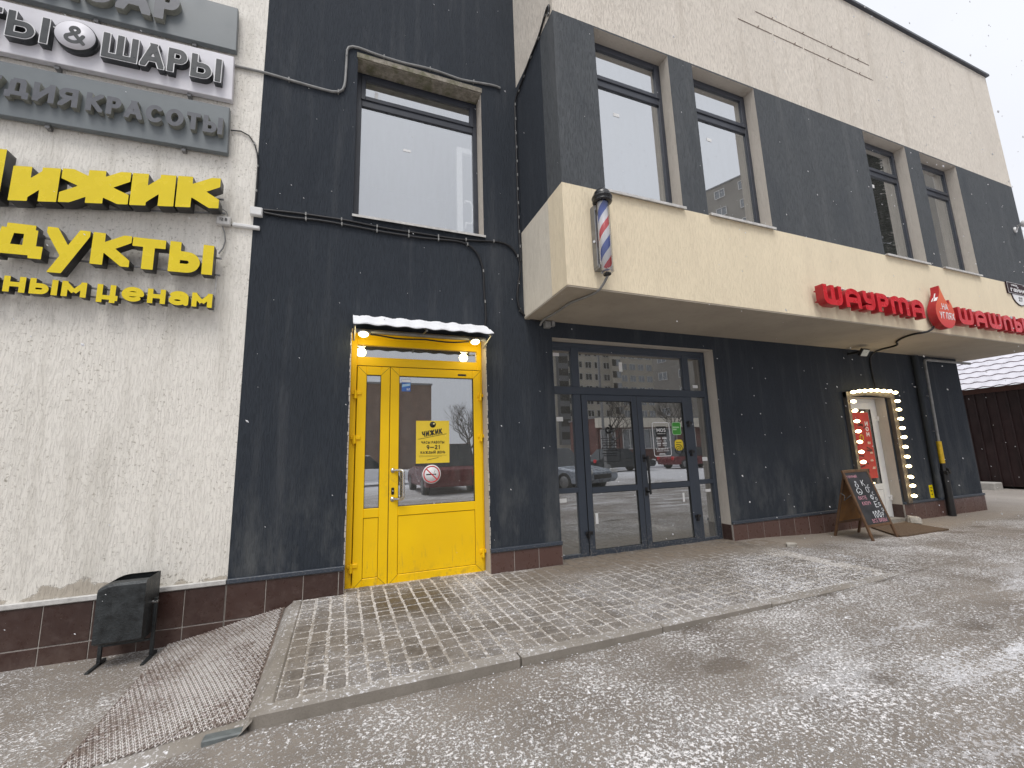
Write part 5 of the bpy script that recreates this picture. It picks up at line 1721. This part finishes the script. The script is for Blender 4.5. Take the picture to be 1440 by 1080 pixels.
for fr, nm in ((True, 'front_panel'), (False, 'rear_panel')):
    mt = boardmat(fr)
    W_ = .54
    s_ = -1 if fr else 1
    mb = MB()
    mb.box(0, .032, -.012, .012, 0, Lb, bev=.003, M=mt).box(W_ - .032, W_, -.012, .012, 0, Lb, bev=.003, M=mt)
    mb.box(.032, W_ - .032, -.011, .011, Lb - .035, Lb, bev=.003, M=mt).box(.032, W_ - .032, -.011, .011, .185, .217, bev=.003, M=mt)
    f_ = mb.put(nm, M['wood'], CB)
    MB().box(.030, W_ - .030, -.005, .005, .215, Lb - .033, M=mt).put('board_face', M['chalk'] if fr else M['ply'], f_)
    if fr:
        MB().box(.031, W_ - .031, .0055, .007, .216, Lb - .034, M=mt).put('board_back', M['ply'], f_)
        ck = plain('white_chalk', (.72, .74, .76), .9, var=.2, sc=40)
        pk = plain('pink_chalk', (.62, .30, .36), .9, var=.2, sc=40)

        def chalk(txt, x0, x1, z, H, col, t=.11, gap=.25):
            lay, W2 = layout(txt, t, gap)
            s = (x1 - x0) / W2
            lp_ = []
            for ch, x, w_, q in lay: lp_ += [[((px + x) * s, py * H) for px, py in k] for k in q]
            me_ = loops_mesh('chalk_writing', lp_, .0015, (col,))
            me_.transform(mt @ Matrix.Translation((x0, -.0052, z)))
            put('chalk_writing', me_, f_)

        chalk('ГОРЯЧИЙ', .05, .25, .80, .032, pk)
        for ch, x, z in (('К', .285, .69), ('О', .32, .60), ('Ф', .345, .50), ('Е', .365, .41)): chalk(ch, x, x + .06, z, .075, ck, .095)
        for ch, x, z in (('С', .385, .655), ('С', .415, .56), ('О', .432, .49), ('Б', .445, .42), ('О', .46, .35)): chalk(ch, x, x + .035, z, .045, ck, .095)
        chalk('100', .24, .40, .285, .085, ck, .11)
        chalk('Р', .425, .46, .285, .06, ck, .095)
        chalk('ВСЕ ВИДЫ', .17, .47, .232, .045, pk, .10)
        chalk('ЛАТТЕ', .09, .26, .52, .045, pk, .12)
        chalk('КАПУЧ', .12, .29, .45, .045, pk, .12)
        pts = []
        for r_, cz_ in ((.052, .625), (.03, .70), (.014, .745)):
            lp_ = [(.17 + r_ * math.cos(q), cz_ + r_ * .75 * math.sin(q)) for q in [i * .4 for i in range(17)]]
            pts.append(MB().tube([mt @ Vector((a, -.0062, b)) for a, b in lp_], .0035, 5).put('chalk_drawing', ck, f_))
        MB().tube([mt @ Vector((.17 + .03 * math.sin(i), -.0062, .61 + .01 * math.cos(i * 2))) for i in range(8)], .004, 5).put('chalk_drawing', ck, f_)
MB().tube([boardmat(True) @ Vector((.012, 0, .60)), boardmat(True) @ Vector((.005, .12, .545)), boardmat(False) @ Vector((.0, -.05, .58)), boardmat(False) @ Vector((.0, 0, .60))], .006, 6).put('chain', M['greymetal'], CB)

# ---- mat, stones, tag, pipes
DM = MB()
mp = [(7.13, -.10), (6.60, -.73), (7.62, -.76), (7.96, -.12)]
gzm = [ground_z(*p) + .004 for p in mp]
nvs = []
for j in range(9):
    for i in range(13):
        u, v = i / 12, j / 8
        x = (mp[0][0] * (1 - u) + mp[3][0] * u) * (1 - v) + (mp[1][0] * (1 - u) + mp[2][0] * u) * v
        y = (mp[0][1] * (1 - u) + mp[3][1] * u) * (1 - v) + (mp[1][1] * (1 - u) + mp[2][1] * u) * v
        nvs.append((x, y, ground_z(x, y) + .020))
DM.add(nvs, [(j * 13 + i, j * 13 + i + 1, (j + 1) * 13 + i + 1, (j + 1) * 13 + i) for j in range(8) for i in range(12)])
edge = [j * 13 for j in range(9)] + [8 * 13 + i for i in range(1, 13)] + [j * 13 + 12 for j in range(7, -1, -1)] + [i for i in range(11, 0, -1)]
ev = [nvs[k] for k in edge] + [(nvs[k][0], nvs[k][1], nvs[k][2] - .03) for k in edge]
ne = len(edge)
DM.add(ev, [(i, (i + 1) % ne, ne + (i + 1) % ne, ne + i) for i in range(ne)])
tag(DM.put('door_mat', plain('coarse_brown_mat', (.115, .075, .045), .95, var=.45, sc=50, bumpd=.004)), 'brown coarse door mat before the white kiosk door', 'mat')


def stone(x, y, s, label, sz=.5):
    bm = bmesh.new()
    bmesh.ops.create_cube(bm, size=1)
    bmesh.ops.bevel(bm, geom=bm.edges[:], offset=.12, segments=2, affect='EDGES')
    for v in bm.verts: v.co += Vector((random.uniform(-.05, .05) for _ in range(3)))
    me_ = bpy.data.meshes.new('loose_stone')
    bm.to_mesh(me_)
    bm.free()
    me_.materials.append(plain('pale_broken_concrete', (.45, .42, .37), .9, var=.2, sc=30))
    tag(put('loose_stone', me_, None, (x, y, ground_z(x, y) + s * sz * .45), (0, .05, .6), (s, s * .6, s * sz)), label, 'stone')


stone(4.88, -.55, .17, 'flat pale piece of broken concrete left of the chalk board', .22)
stone(8.06, -.16, .24, 'pale concrete piece at the right foot of the kiosk doorway', .42)
GP = thing('gas_pipe', (9.28, -.08, -.08), 'thin pipe with a yellow section rising from the ground beside the far corner', 'pipe')
MB().tube([(9.275, -.08, 1.14), (9.295, -.08, 1.8), (9.31, -.08, 2.49), (9.33, -.08, 2.525), (9.40, -.08, 2.535), (10.75, -.08, 2.535)], .022, 12).put('upper_pipe', M['greycable'], GP)
MB().tube([(9.268, -.08, .78), (9.275, -.08, 1.14)], .036, 14).put('yellow_pipe', plain('yellow_pipe_paint', (.66, .42, .015), .5, var=.2, sc=20), GP)
MB().tube([(9.262, -.085, -.25), (9.268, -.085, .62)], .050, 14).tube([(9.268, -.082, .62), (9.268, -.08, .80)], [.05, .03], 14).box(9.22, 9.32, -.15, -.02, .60, .66, bev=.01).tube([(9.27, -.14, .70), (9.27, -.16, .62)], .02, 8).put('lower_pipe', M['black'], GP)
MB().box(9.26, 9.34, -.05, -.001, 1.9, 1.92).box(9.25, 9.33, -.05, -.001, 1.3, 1.32).box(9.6, 9.62, -.08, -.001, 2.52, 2.55).put('bracket', M['greymetal'], GP)
DW = thing('dark_upright', (9.12, -.06, 0), 'dark upright tube against the wall left of the gas pipe', 'pipe')  # tube added where a dark upright band runs down the wall
MB().tube([(9.08, -.055, .24), (9.10, -.055, 2.60)], .045, 14).put('tube_run', M['dark'], DW)
MB().lathe([(.05, 0), (.05, .05)], c=(9.085, -.055, .9), n=14).put('tube_collar', M['dark'], DW)
MB().lathe([(.05, 0), (.05, .05)], c=(9.095, -.055, 1.9), n=14).put('tube_collar', M['dark'], DW)
YT = thing('yellow_tag', (8.97, 0, .25), 'small yellow label plate low on the dark wall', 'sign')
MB().box(8.93, 9.03, -.004, -.0005, .235, .44).put('plate', M['signyellow'], YT)
MB().box(8.95, 9.01, -.0052, -.0041, .39, .40).box(8.955, 9.005, -.0052, -.0041, .34, .355).box(8.965, 8.995, -.0052, -.0041, .28, .30).prism([(8.955, .37), (8.98, .325), (8.985, .325), (8.96, .37)], -.0052, -.0041).put('print', M['print_black'], YT)

# ---- litter bin by the left wall
BI = thing('litter_bin', (-1.37, -.22, -.2), 'battered black metal litter bin on thin legs against the brown tiles', 'bin')
M['bin'] = plain('scuffed_black_steel', (.030, .034, .036), .45, .2, var=.55, sc=16, bumpd=.003)
x0, x1 = -1.50, -1.235
prof = [(-.35, -.02), (-.35, .335), (-.34, .352), (-.30, .36), (-.12, .362), (-.09, .358), (-.08, .0), (-.11, -.035), (-.30, -.045)]   # y,z side outline
# front upper left corner is rounded in face view
mb = MB()
NB = 10
cols_ = []
for i in range(NB + 1):
    u = i / NB
    x = x0 + (x1 - x0) * u
    drop = .032 * max(0, 1 - u / .35) ** 2
    cols_.append([(x, y, z - drop * sstep(0, .3, z)) for y, z in prof])
vs = [p for c_ in cols_ for p in c_]
k = len(prof)
fs = [(i * k + j, (i + 1) * k + j, (i + 1) * k + (j + 1) % k, i * k + (j + 1) % k) for i in range(NB) for j in range(k) if j not in (3,)]
fs += [list(range(k)), [NB * k + j for j in range(k)][::-1]]
mb.add(vs, fs)
o = mb.mesh('bin_body', M['bin'])
put('bin_body', o, BI)
o = MB().box(x0 + .01, x1 + .022, -.345, -.10, .352, .372, bev=.003, M=Matrix.Translation((0, 0, 0))).mesh('bin_rim', M['bin'])
mb = MB()
for x in (x0 - .004, x1 + .022):
    MB().box(x - .011, x + .011, -.215, -.195, -.205, .20, bev=.002).put('leg', M['bin'], BI)
MB().box(x0, x1 + .02, -.212, -.198, -.085, -.072).put('cross_bar', M['bin'], BI)
for x in (x0 - .004, x1 + .022):
    MB().box(x - .011, x + .011, -.36, -.12, -.203, -.182, bev=.002).put('foot', M['bin'], BI)
MB().tube([(x1 + .001, -.205, .17), (x1 + .035, -.205, .17)], .012, 10).put('pivot_bolt', M['steel'], BI)
# ================================================================== right: fenced yard with a snowy roof
FH = thing('brown_shed', (17, 0, 0), 'long brown board shed with a snow covered tiled roof past the corner', 'shed')
M['brownboard'] = plain('brown_profiled_sheet', (.022, .010, .010), .45, var=.25, sc=3)
M['fascia'] = plain('brown_fascia', (.075, .032, .024), .5, var=.2, sc=6)
gx0 = 16.6
fm = Matrix.Translation((gx0, 2.45, 0)) @ Matrix.Rotation(R(-4), 4, 'Z')
bmh = MB().box(-.02, .02, .008, .212, 0, 2.60, bev=.006).mesh('panel', M['brownboard'])
rib = MB().box(-.045, -.018, -.015, .015, 0, 2.60, bev=.004).mesh('panel_rib', M['brownboard'])
for k in range(-34, 24):
    p = fm @ Vector((0, k * .22, -.10))
    put('panel', bmh, FH, p[:], (0, 0, R(-4) + random.uniform(-.01, .01)))
    put('panel_rib', rib, FH, p[:], (0, 0, R(-4)))
MB().box(-.06, .3, -7.6, 5.4, 2.42, 2.56, M=fm).put('fascia_board', M['fascia'], FH)
MB().box(.1, 5, -7.4, 5.2, -.1, 2.4, M=fm).put('shed_core', M['brownboard'], FH)
mb = MB()
rowsn, step = 13, .36
NYR = 220
for r_ in range(rowsn):
    xa, xb = -.30 + r_ * step, -.30 + (r_ + 1) * step
    za = 2.55 + r_ * step * .52
    zb = za + step * .52
    top, low = [], []
    for i in range(NYR + 1):
        y = -7.7 + 13.2 * i / NYR
        wv = .016 * math.cos(y * 2 * math.pi / .30)
        top.append((fm @ Vector((xa, y, za + .024 + wv)))[:])
        low.append((fm @ Vector((xb + .01, y, zb + .005 + wv * .6)))[:])
    rz = [(p[0], p[1], p[2] - .022) for p in top]
    W_ = NYR + 1
    mb.add(top + low, [(i, i + 1, W_ + i + 1, W_ + i) for i in range(NYR)], 0, True)
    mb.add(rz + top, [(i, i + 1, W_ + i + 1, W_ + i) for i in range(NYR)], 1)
me_ = bpy.data.meshes.new('tiled_roof')
me_.from_pydata(mb.v, [], mb.f)
me_.polygons.foreach_set('material_index', mb.mi)
me_.materials.append(plain('thin_roof_snow', (.60, .59, .64), .7, var=.06, sc=3))
me_.materials.append(plain('bare_roof_step_metal', (.12, .075, .085), .5))  # dark brown metal left bare on the tile risers
put('tiled_roof', me_, FH)
KB = MB().box(gx0 - .75, gx0 - .35, 1.9, 9, -.25, .03, bev=.02).mesh('concrete_kerb', plain('pale_concrete', (.40, .385, .36), .85, var=.15, sc=12))
tag(put('concrete_kerb', KB), 'low pale concrete kerb along the foot of the brown shed', 'kerb')

# ================================================================== the street behind the camera, seen in the glass
def block(name, x0, x1, y, depth, z1, wallm, label, floors, bays, wsz, cat='building', rot=0, ox=0, roofm='greymetal', parts=True):
    root = thing(name, ((x0 + x1) / 2, y, 0), label, cat)
    mt = Matrix.Translation((x0, y, -.2)) @ Matrix.Rotation(rot, 4, 'Z')
    W_ = x1 - x0
    MB().box(0, W_, -depth, 0, 0, z1, M=mt).put('wall', wallm, root)
    MB().box(-.12, W_ + .12, -depth - .12, .12, z1, z1 + .2, M=mt).put('cornice', M[roofm], root)
    fh = z1 / floors
    ww, wh = wsz
    fm_ = MB().box(-ww / 2, ww / 2, .01, .05, 0, wh).mesh('window', M['glass_far'])
    fr_ = frame_bars(-ww / 2, ww / 2, 0, wh, .04, .10, .10, [(-.05, .05, .1, wh - .1)]).mesh('window_frame', M['whitedirty' if parts else 'white'])
    bk = MB().box(-ww / 2, ww / 2, .002, .008, 0, wh).mesh('dark_room', M['room_dark'])
    for f in range(floors):
        for b in range(bays):
            x = W_ * (b + .5) / bays + (.0)
            p = mt @ Vector((x, 0, f * fh + fh * .30))
            o = put('window', fm_, root, p[:], (0, 0, rot))
            put('window_frame', fr_, o, p[:], (0, 0, rot))
            put('dark_room', bk, o, p[:], (0, 0, rot))
    return root, mt


M['apt'] = plain('beige_apartment_wall', (.50, .46, .385), .85, var=.10, sc=.4)
M['brick_far'] = plain('brown_brick_wall', (.19, .13, .10), .9, var=.2, sc=1.2)
M['mall'] = plain('dark_red_pavilion_wall', (.14, .06, .05), .8, var=.3, sc=.8)
ra, mta = block('apartment_block', 40, 98, -82, 14, 52, M['apt'], 'long tall beige apartment block mirrored in the glass shopfront', 18, 23, (1.75, 1.6))
for k in range(4):      # protruding balcony bays
    x = 45.3 + k * 14.5
    MB().box(x, x + 2.6, -81.99, -80.9, 3, 51).put('balcony_bay', M['apt'] if k % 2 else plain('grey_bay', (.18, .18, .18), .5), ra)
    mb = MB()
    for f in range(16): mb.box(x + .15, x + 2.45, -80.899, -80.85, 4.2 + f * 2.89, 5.8 + f * 2.89)
    mb.put('bay_glazing', M['glass_far'], ra)
M['apt_dark'] = plain('grey_apartment_wall', (.27, .25, .22), .85, var=.12, sc=.3)
block('apartment_block', 50.5, 86.5, -55.5, 24, 43, M['apt_dark'], 'taller beige apartment block whose roof corner shows in an upper window', 14, 10, (1.6, 1.4), rot=R(68))
block('brick_house', -16, 9.7, -46, 12, 9.8, M['brick_far'], 'low brown brick house mirrored in the yellow door glass', 3, 3, (1.0, 1.2))
block('shop_pavilion', 27, 60, -38, 6, 5.2, M['mall'], 'long dark red shop pavilion mirrored low in the shopfront', 1, 11, (2.0, 2.4))
tag(MB().box(26.8, 60.2, -37.8, -37.2, 3.9, 5.0).put('pavilion_sign_band', M['band_side']), 'pale fascia band on the dark red pavilion', 'sign')


def tree(x, y, h, label, seed, dark=False, cat='tree'):
    rd = random.Random(seed)
    root = thing('bare_tree' if not dark else 'spruce_tree', (x, y, -.2), label, cat)
    bark = M.get('bark') or M.setdefault('bark', plain('bark', (.075, .062, .05), .9, var=.3, sc=8))
    if dark:
        MB().tube([(x, y, -.2), (x, y, h)], [.25, .03], 8).put('trunk', bark, root)
        mb = MB()
        for k in range(2600):
            t = rd.random() ** .8
            z = h * (.10 + .9 * t)
            r = (1 - t) * h * .17 * (.35 + .65 * rd.random()) + .1
            a = rd.random() * 6.283
            p = Vector((x + r * math.cos(a), y + r * math.sin(a), z - r * .25))
            d = Vector((math.cos(a), math.sin(a), -.35)) * rd.uniform(.3, .7)
            s_ = Vector((-math.sin(a), math.cos(a), rd.uniform(-.3, .3))) * rd.uniform(.10, .22)
            mb.add([p - d * .5 - s_, p - d * .5 + s_, p + d + s_ * .3, p + d - s_ * .3], [(0, 1, 2, 3)])
        mb.put('crown', M.get('needles') or M.setdefault('needles', plain('dark_needles', (.028, .042, .028), .9, var=.4, sc=3)), root)
        return
    tr_, tw = MB(), MB()

    def br(p, d, ln, r, lv):
        pts = [p]
        q = p.copy()
        dd = d.copy()
        for i in range(4):
            dd = (dd + Vector((rd.uniform(-.14, .14), rd.uniform(-.14, .14), rd.uniform(-.03, .12)))).normalized()
            q = q + dd * ln / 4
            pts.append(q.copy())
        (tr_ if lv < 1 else tw).tube(pts, [r * (1 - .14 * i) for i in range(5)], 5 if lv < 2 else 3, caps=False)
        if lv < 4:
            for k in range(5 if lv < 3 else 4):
                a = rd.random() * 6.283
                b_ = pts[rd.choice([2, 3, 4, 4])] if lv else pts[rd.choice([2, 3, 3, 4, 4])]
                nd = (dd * .8 + Vector((math.cos(a), math.sin(a), rd.uniform(0, .5))) * .75).normalized()
                br(b_, nd, ln * rd.uniform(.5, .72), r * .5, lv + 1)

    br(Vector((x, y, -.2)), Vector((0, 0, 1)), h * .42, h * .017, 0)
    tr_.put('trunk', bark, root)
    tw.put('crown', bark, root)


for i, (x, y, h, lb) in enumerate(((12.5, -40, 8, 'bare tree in the gap between the brick house and the apartments'), (16.5, -42, 9, 'bushy bare tree right of the gap by the apartments'), (10.8, -33, 6.5, 'small bare tree near the corner of the brick house'), (22, -28, 8, 'bare tree before the left part of the apartments'), (31, -30, 9, 'bare tree before the middle of the apartments'), (42, -31, 8, 'bare tree before the right part of the apartments'), (-7, -30, 9, 'bare tree before the brick house'))):
    tree(x, y, h, lb, 11 + i)
tree(36, -15, 25, 'big dark spruce mirrored in the farther upper windows', 5, True)
tree(41.5, -19, 27, 'second dark spruce behind the big one', 8, True)
tag(MB().box(-30, 70, -23.4, -20.9, -.3, .12, bev=.1).put('snow_bank', M['snow']), kind='structure')


def car(x, y, rz, paint, label, L_=4.5, suv=False):
    root = thing('parked_car', (x, y, -.1), label, 'car')
    h1, h2 = (.95, 1.68) if suv else (.82, 1.45)
    mt = Matrix.Translation((x, y, -.12)) @ Matrix.Rotation(rz, 4, 'Z')
    # side outline in x (forward) and z, with widths
    low = [(-L_ / 2, .45), (-L_ / 2 + .05, .30), (L_ / 2 - .15, .28), (L_ / 2, .42), (L_ / 2 - .02, .62), (L_ / 2 - .25, h1 - .14), (L_ / 2 - 1.15, h1), (-L_ / 2 + .25, h1 + .02), (-L_ / 2 + .02, h1 - .12)]
    bm = bmesh.new()
    rings = []
    for yy, s_ in ((-.90, .94), (-.86, .99), (-.5, 1.), (.5, 1.), (.86, .99), (.90, .94)):
        rings.append([bm.verts.new(mt @ Vector((px * s_, yy, (pz - .5) * s_ + .5))) for px, pz in low])
    for a, b in zip(rings[:-1], rings[1:]):
        for i in range(len(low)): bm.faces.new((a[i], a[(i + 1) % len(low)], b[(i + 1) % len(low)], b[i]))
    bm.faces.new(rings[0][::-1])
    bm.faces.new(rings[-1])
    bmesh.ops.recalc_face_normals(bm, faces=bm.faces[:])
    bmesh.ops.bevel(bm, geom=bm.edges[:], offset=.02, segments=2, affect='EDGES', clamp_overlap=True)
    me_ = bpy.data.meshes.new('body')
    bm.to_mesh(me_)
    bm.free()
    me_.materials.append(paint)
    put('body', me_, root)
    cab = [(L_ / 2 - 1.25, h1 - .01), (L_ / 2 - 1.95, h2 - .02), (-L_ / 2 + (.5 if suv else 1.1), h2), (-L_ / 2 + (.2 if suv else .45), h1)]
    mb, rf = MB(), MB()
    v = []
    for yy, k_ in ((-.80, 0), (.80, 0)):
        for j, (px, pz) in enumerate(cab): v.append(mt @ Vector((px, yy * (.84 if j in (1, 2) else 1), pz)))
    mb.add(v, [(0, 1, 2, 3), (7, 6, 5, 4), (0, 4, 5, 1), (2, 6, 7, 3)])
    mb.put('windows', M['carglass'], root)
    v = [mt @ Vector((px, yy, pz + .012)) for px, pz in (cab[1], cab[2]) for yy in (-.68, .68)]
    v += [mt @ Vector((px, yy, pz - .02)) for px, pz in (cab[1], cab[2]) for yy in (-.70, .70)]
    rf.add(v, [(0, 1, 3, 2), (0, 2, 6, 4), (1, 5, 7, 3), (0, 4, 5, 1), (2, 3, 7, 6)])
    rf.put('roof', paint, root)
    for sx in (-1, 1):
        for sy in (-1, 1):
            cx_ = sx * (L_ / 2 - .85)
            wm = mt @ Matrix.Translation((cx_, sy * .80, .33)) @ Matrix.Rotation(R(90), 4, 'X')
            o = MB().lathe([(0, -.11), (.28, -.11), (.33, -.09), (.33, .09), (.28, .11), (0, .11)], n=24, M=wm).put('wheel', M['black'], root)
            MB().lathe([(0, sy * -.115), (.19, sy * -.115), (.2, sy * -.10)], n=20, M=wm).put('rim', M['greymetal'], o)
    for sy in (-1, 1):
        MB().box(L_ / 2 - .10, L_ / 2 + .005, sy * .66 - .16, sy * .66 + .16, .58, .72, bev=.02, M=mt).put('headlight', M['white'], root)
        MB().box(-L_ / 2 - .008, -L_ / 2 + .10, sy * .72 - .12, sy * .72 + .12, .62, .82, bev=.02, M=mt).put('tail_light', M['red'], root)
    MB().box(L_ / 2 - .08, L_ / 2 + .01, -.45, .45, .42, .56, bev=.01, M=mt).put('grille', M['black'], root)


M['carglass'] = plain('car_glass', (.02, .025, .03), .06, var=.02)
M['paint_maroon'] = plain('maroon_car_paint', (.16, .03, .035), .25, .2, var=.15, sc=2)
M['paint_silver'] = plain('silver_blue_car_paint', (.36, .40, .46), .28, .3, var=.08, sc=2)
M['paint_dark'] = plain('dark_car_paint', (.03, .035, .04), .25, .2, var=.1)
car(3.45, -11.7, R(-90), M['paint_maroon'], 'maroon estate car mirrored in the yellow door glass', 4.4, True)
car(7.1, -9.7, R(70), M['paint_silver'], 'silver blue car mirrored in the left shopfront glass', 4.5)
car(1.0, -17.5, R(5), M['snow'], 'snow covered car mirrored between the yellow door posts', 4.4)
car(16.5, -19.0, R(0), M['paint_dark'], 'dark car in the row across the street', 4.5)
car(22.5, -19.0, R(2), M['paint_maroon'], 'dark red car in the row across the street', 4.5)
LPO = thing('street_lamp', (13.2, -15.5, -.2), 'slim pale lamp post mirrored in the shopfront doors', 'street lamp')
MB().tube([(13.2, -15.5, -.3), (13.2, -15.5, 6.5), (13.3, -15.2, 7.2), (13.5, -14.6, 7.4)], [.08, .06, .05, .04], 10).put('pole', M['greymetal'], LPO)
MB().box(13.35, 13.65, -14.7, -14.0, 7.36, 7.46, bev=.02).put('lamp_head', M['greymetal'], LPO)

# ================================================================== loose snow
rg = np.random.default_rng(5)


def lumps(name, pts, sizes, mat, flat=.55):
    base = np.array([[1, 0, 0], [-.5, .87, 0], [-.5, -.87, 0], [0, 0, 1.]])
    N = len(pts)
    a = rg.uniform(0, 6.283, N)
    V = np.repeat(base[None], N, 0) * sizes[:, None, None] * rg.uniform(.6, 1.4, (N, 4, 1))
    V[..., 2] *= flat
    c, s = np.cos(a)[:, None], np.sin(a)[:, None]
    X = V[..., 0] * c - V[..., 1] * s
    Y = V[..., 0] * s + V[..., 1] * c
    V[..., 0], V[..., 1] = X, Y
    V += pts[:, None, :]
    F = (np.arange(N)[:, None, None] * 4 + np.array([[0, 1, 3], [1, 2, 3], [2, 0, 3]])[None]).reshape(-1, 3)
    me_ = bpy.data.meshes.new(name)
    me_.vertices.add(N * 4)
    me_.vertices.foreach_set('co', V.reshape(-1).astype(np.float32))
    me_.loops.add(len(F) * 3)
    me_.loops.foreach_set('vertex_index', F.reshape(-1).astype(np.int32))
    me_.polygons.add(len(F))
    me_.polygons.foreach_set('loop_start', (np.arange(len(F)) * 3).astype(np.int32))
    me_.polygons.foreach_set('loop_total', np.full(len(F), 3, np.int32))
    me_.update(calc_edges=True)
    me_.materials.append(mat)
    return put(name, me_)


pts, sz = [], []
for k in range(42000):
    x = rg.uniform(-3, 9)
    y = rg.uniform(-4.2, -1.785) if x > -.35 else rg.uniform(-4.2, -.04)
    if -1.25 < x < -.36 and y > -1.72: continue
    cl = MN.noise(Vector((x * 1.1, y * 1.1, 5))) + .5 * MN.noise(Vector((x * 5, y * 5, 9)))
    if cl < rg.uniform(-.35, .45): continue
    pts.append((x, y, ground_z(x, y) + .006 * MN.noise(Vector((x * 1.7, y * 1.7, 0))) + .003 * MN.noise(Vector((x * 9, y * 9, 3))) - .0005))
    sz.append(rg.uniform(.002, .006) * (1 + .8 * (rg.random() < .04)))
for k in range(9000):      # grains on the landing and kerb
    x = rg.uniform(-.35, 4.9)
    y = rg.uniform(-1.77, -.05)
    dens = .25 + .6 * sstep(1.8, 3.6, x)
    if (x - .55) ** 2 + (y + .45) ** 2 < .45 or (y > -.6 and x > 1.4): continue
    if rg.random() > dens: continue
    pts.append((x, y, .002))
    sz.append(rg.uniform(.002, .005))
o = lumps('snow_grains', np.array(pts), np.array(sz), M['snow'])
tag(o, kind='stuff')

# falling flakes, real ones in the air between the street and the wall
N = 1700
y = rg.uniform(-3.9, -.15, N)
x = rg.uniform(-4, 13, N)
z = rg.uniform(-.0, 7.5, N)
sel = ~((x > 1.7) & (y > -1.15) & (z > 2.5)) & (np.hypot(x, y + 4.25) > .9)
P_ = np.stack([x, y, z], 1)[sel]
s_ = rg.uniform(.0018, .0050, len(P_)) * (1 + .9 * (rg.random(len(P_)) < .10)) * np.clip(np.hypot(P_[:, 0], P_[:, 1] + 4.25) / 4, .35, 1.9)
mb = MB()
for p, s in zip(P_, s_):
    p = Vector(p)
    d = Vector((.75, .1, -.65)).normalized() * s * rg.uniform(1.0, 2.2)
    q = Vector((.5, 0, .6)).normalized() * s * .8
    r_ = Vector((0, 1, 0)) * s * .8
    mb.add([p + d, p - d, p + q, p - q, p + r_, p - r_], [(0, 2, 4), (0, 4, 3), (0, 3, 5), (0, 5, 2), (1, 4, 2), (1, 3, 4), (1, 5, 3), (1, 2, 5)], 0, True)
me_ = bpy.data.meshes.new('falling_snow')
me_.from_pydata(mb.v, [], mb.f)
me_.materials.append(M['snow'])
tag(put('falling_snow', me_), kind='stuff')
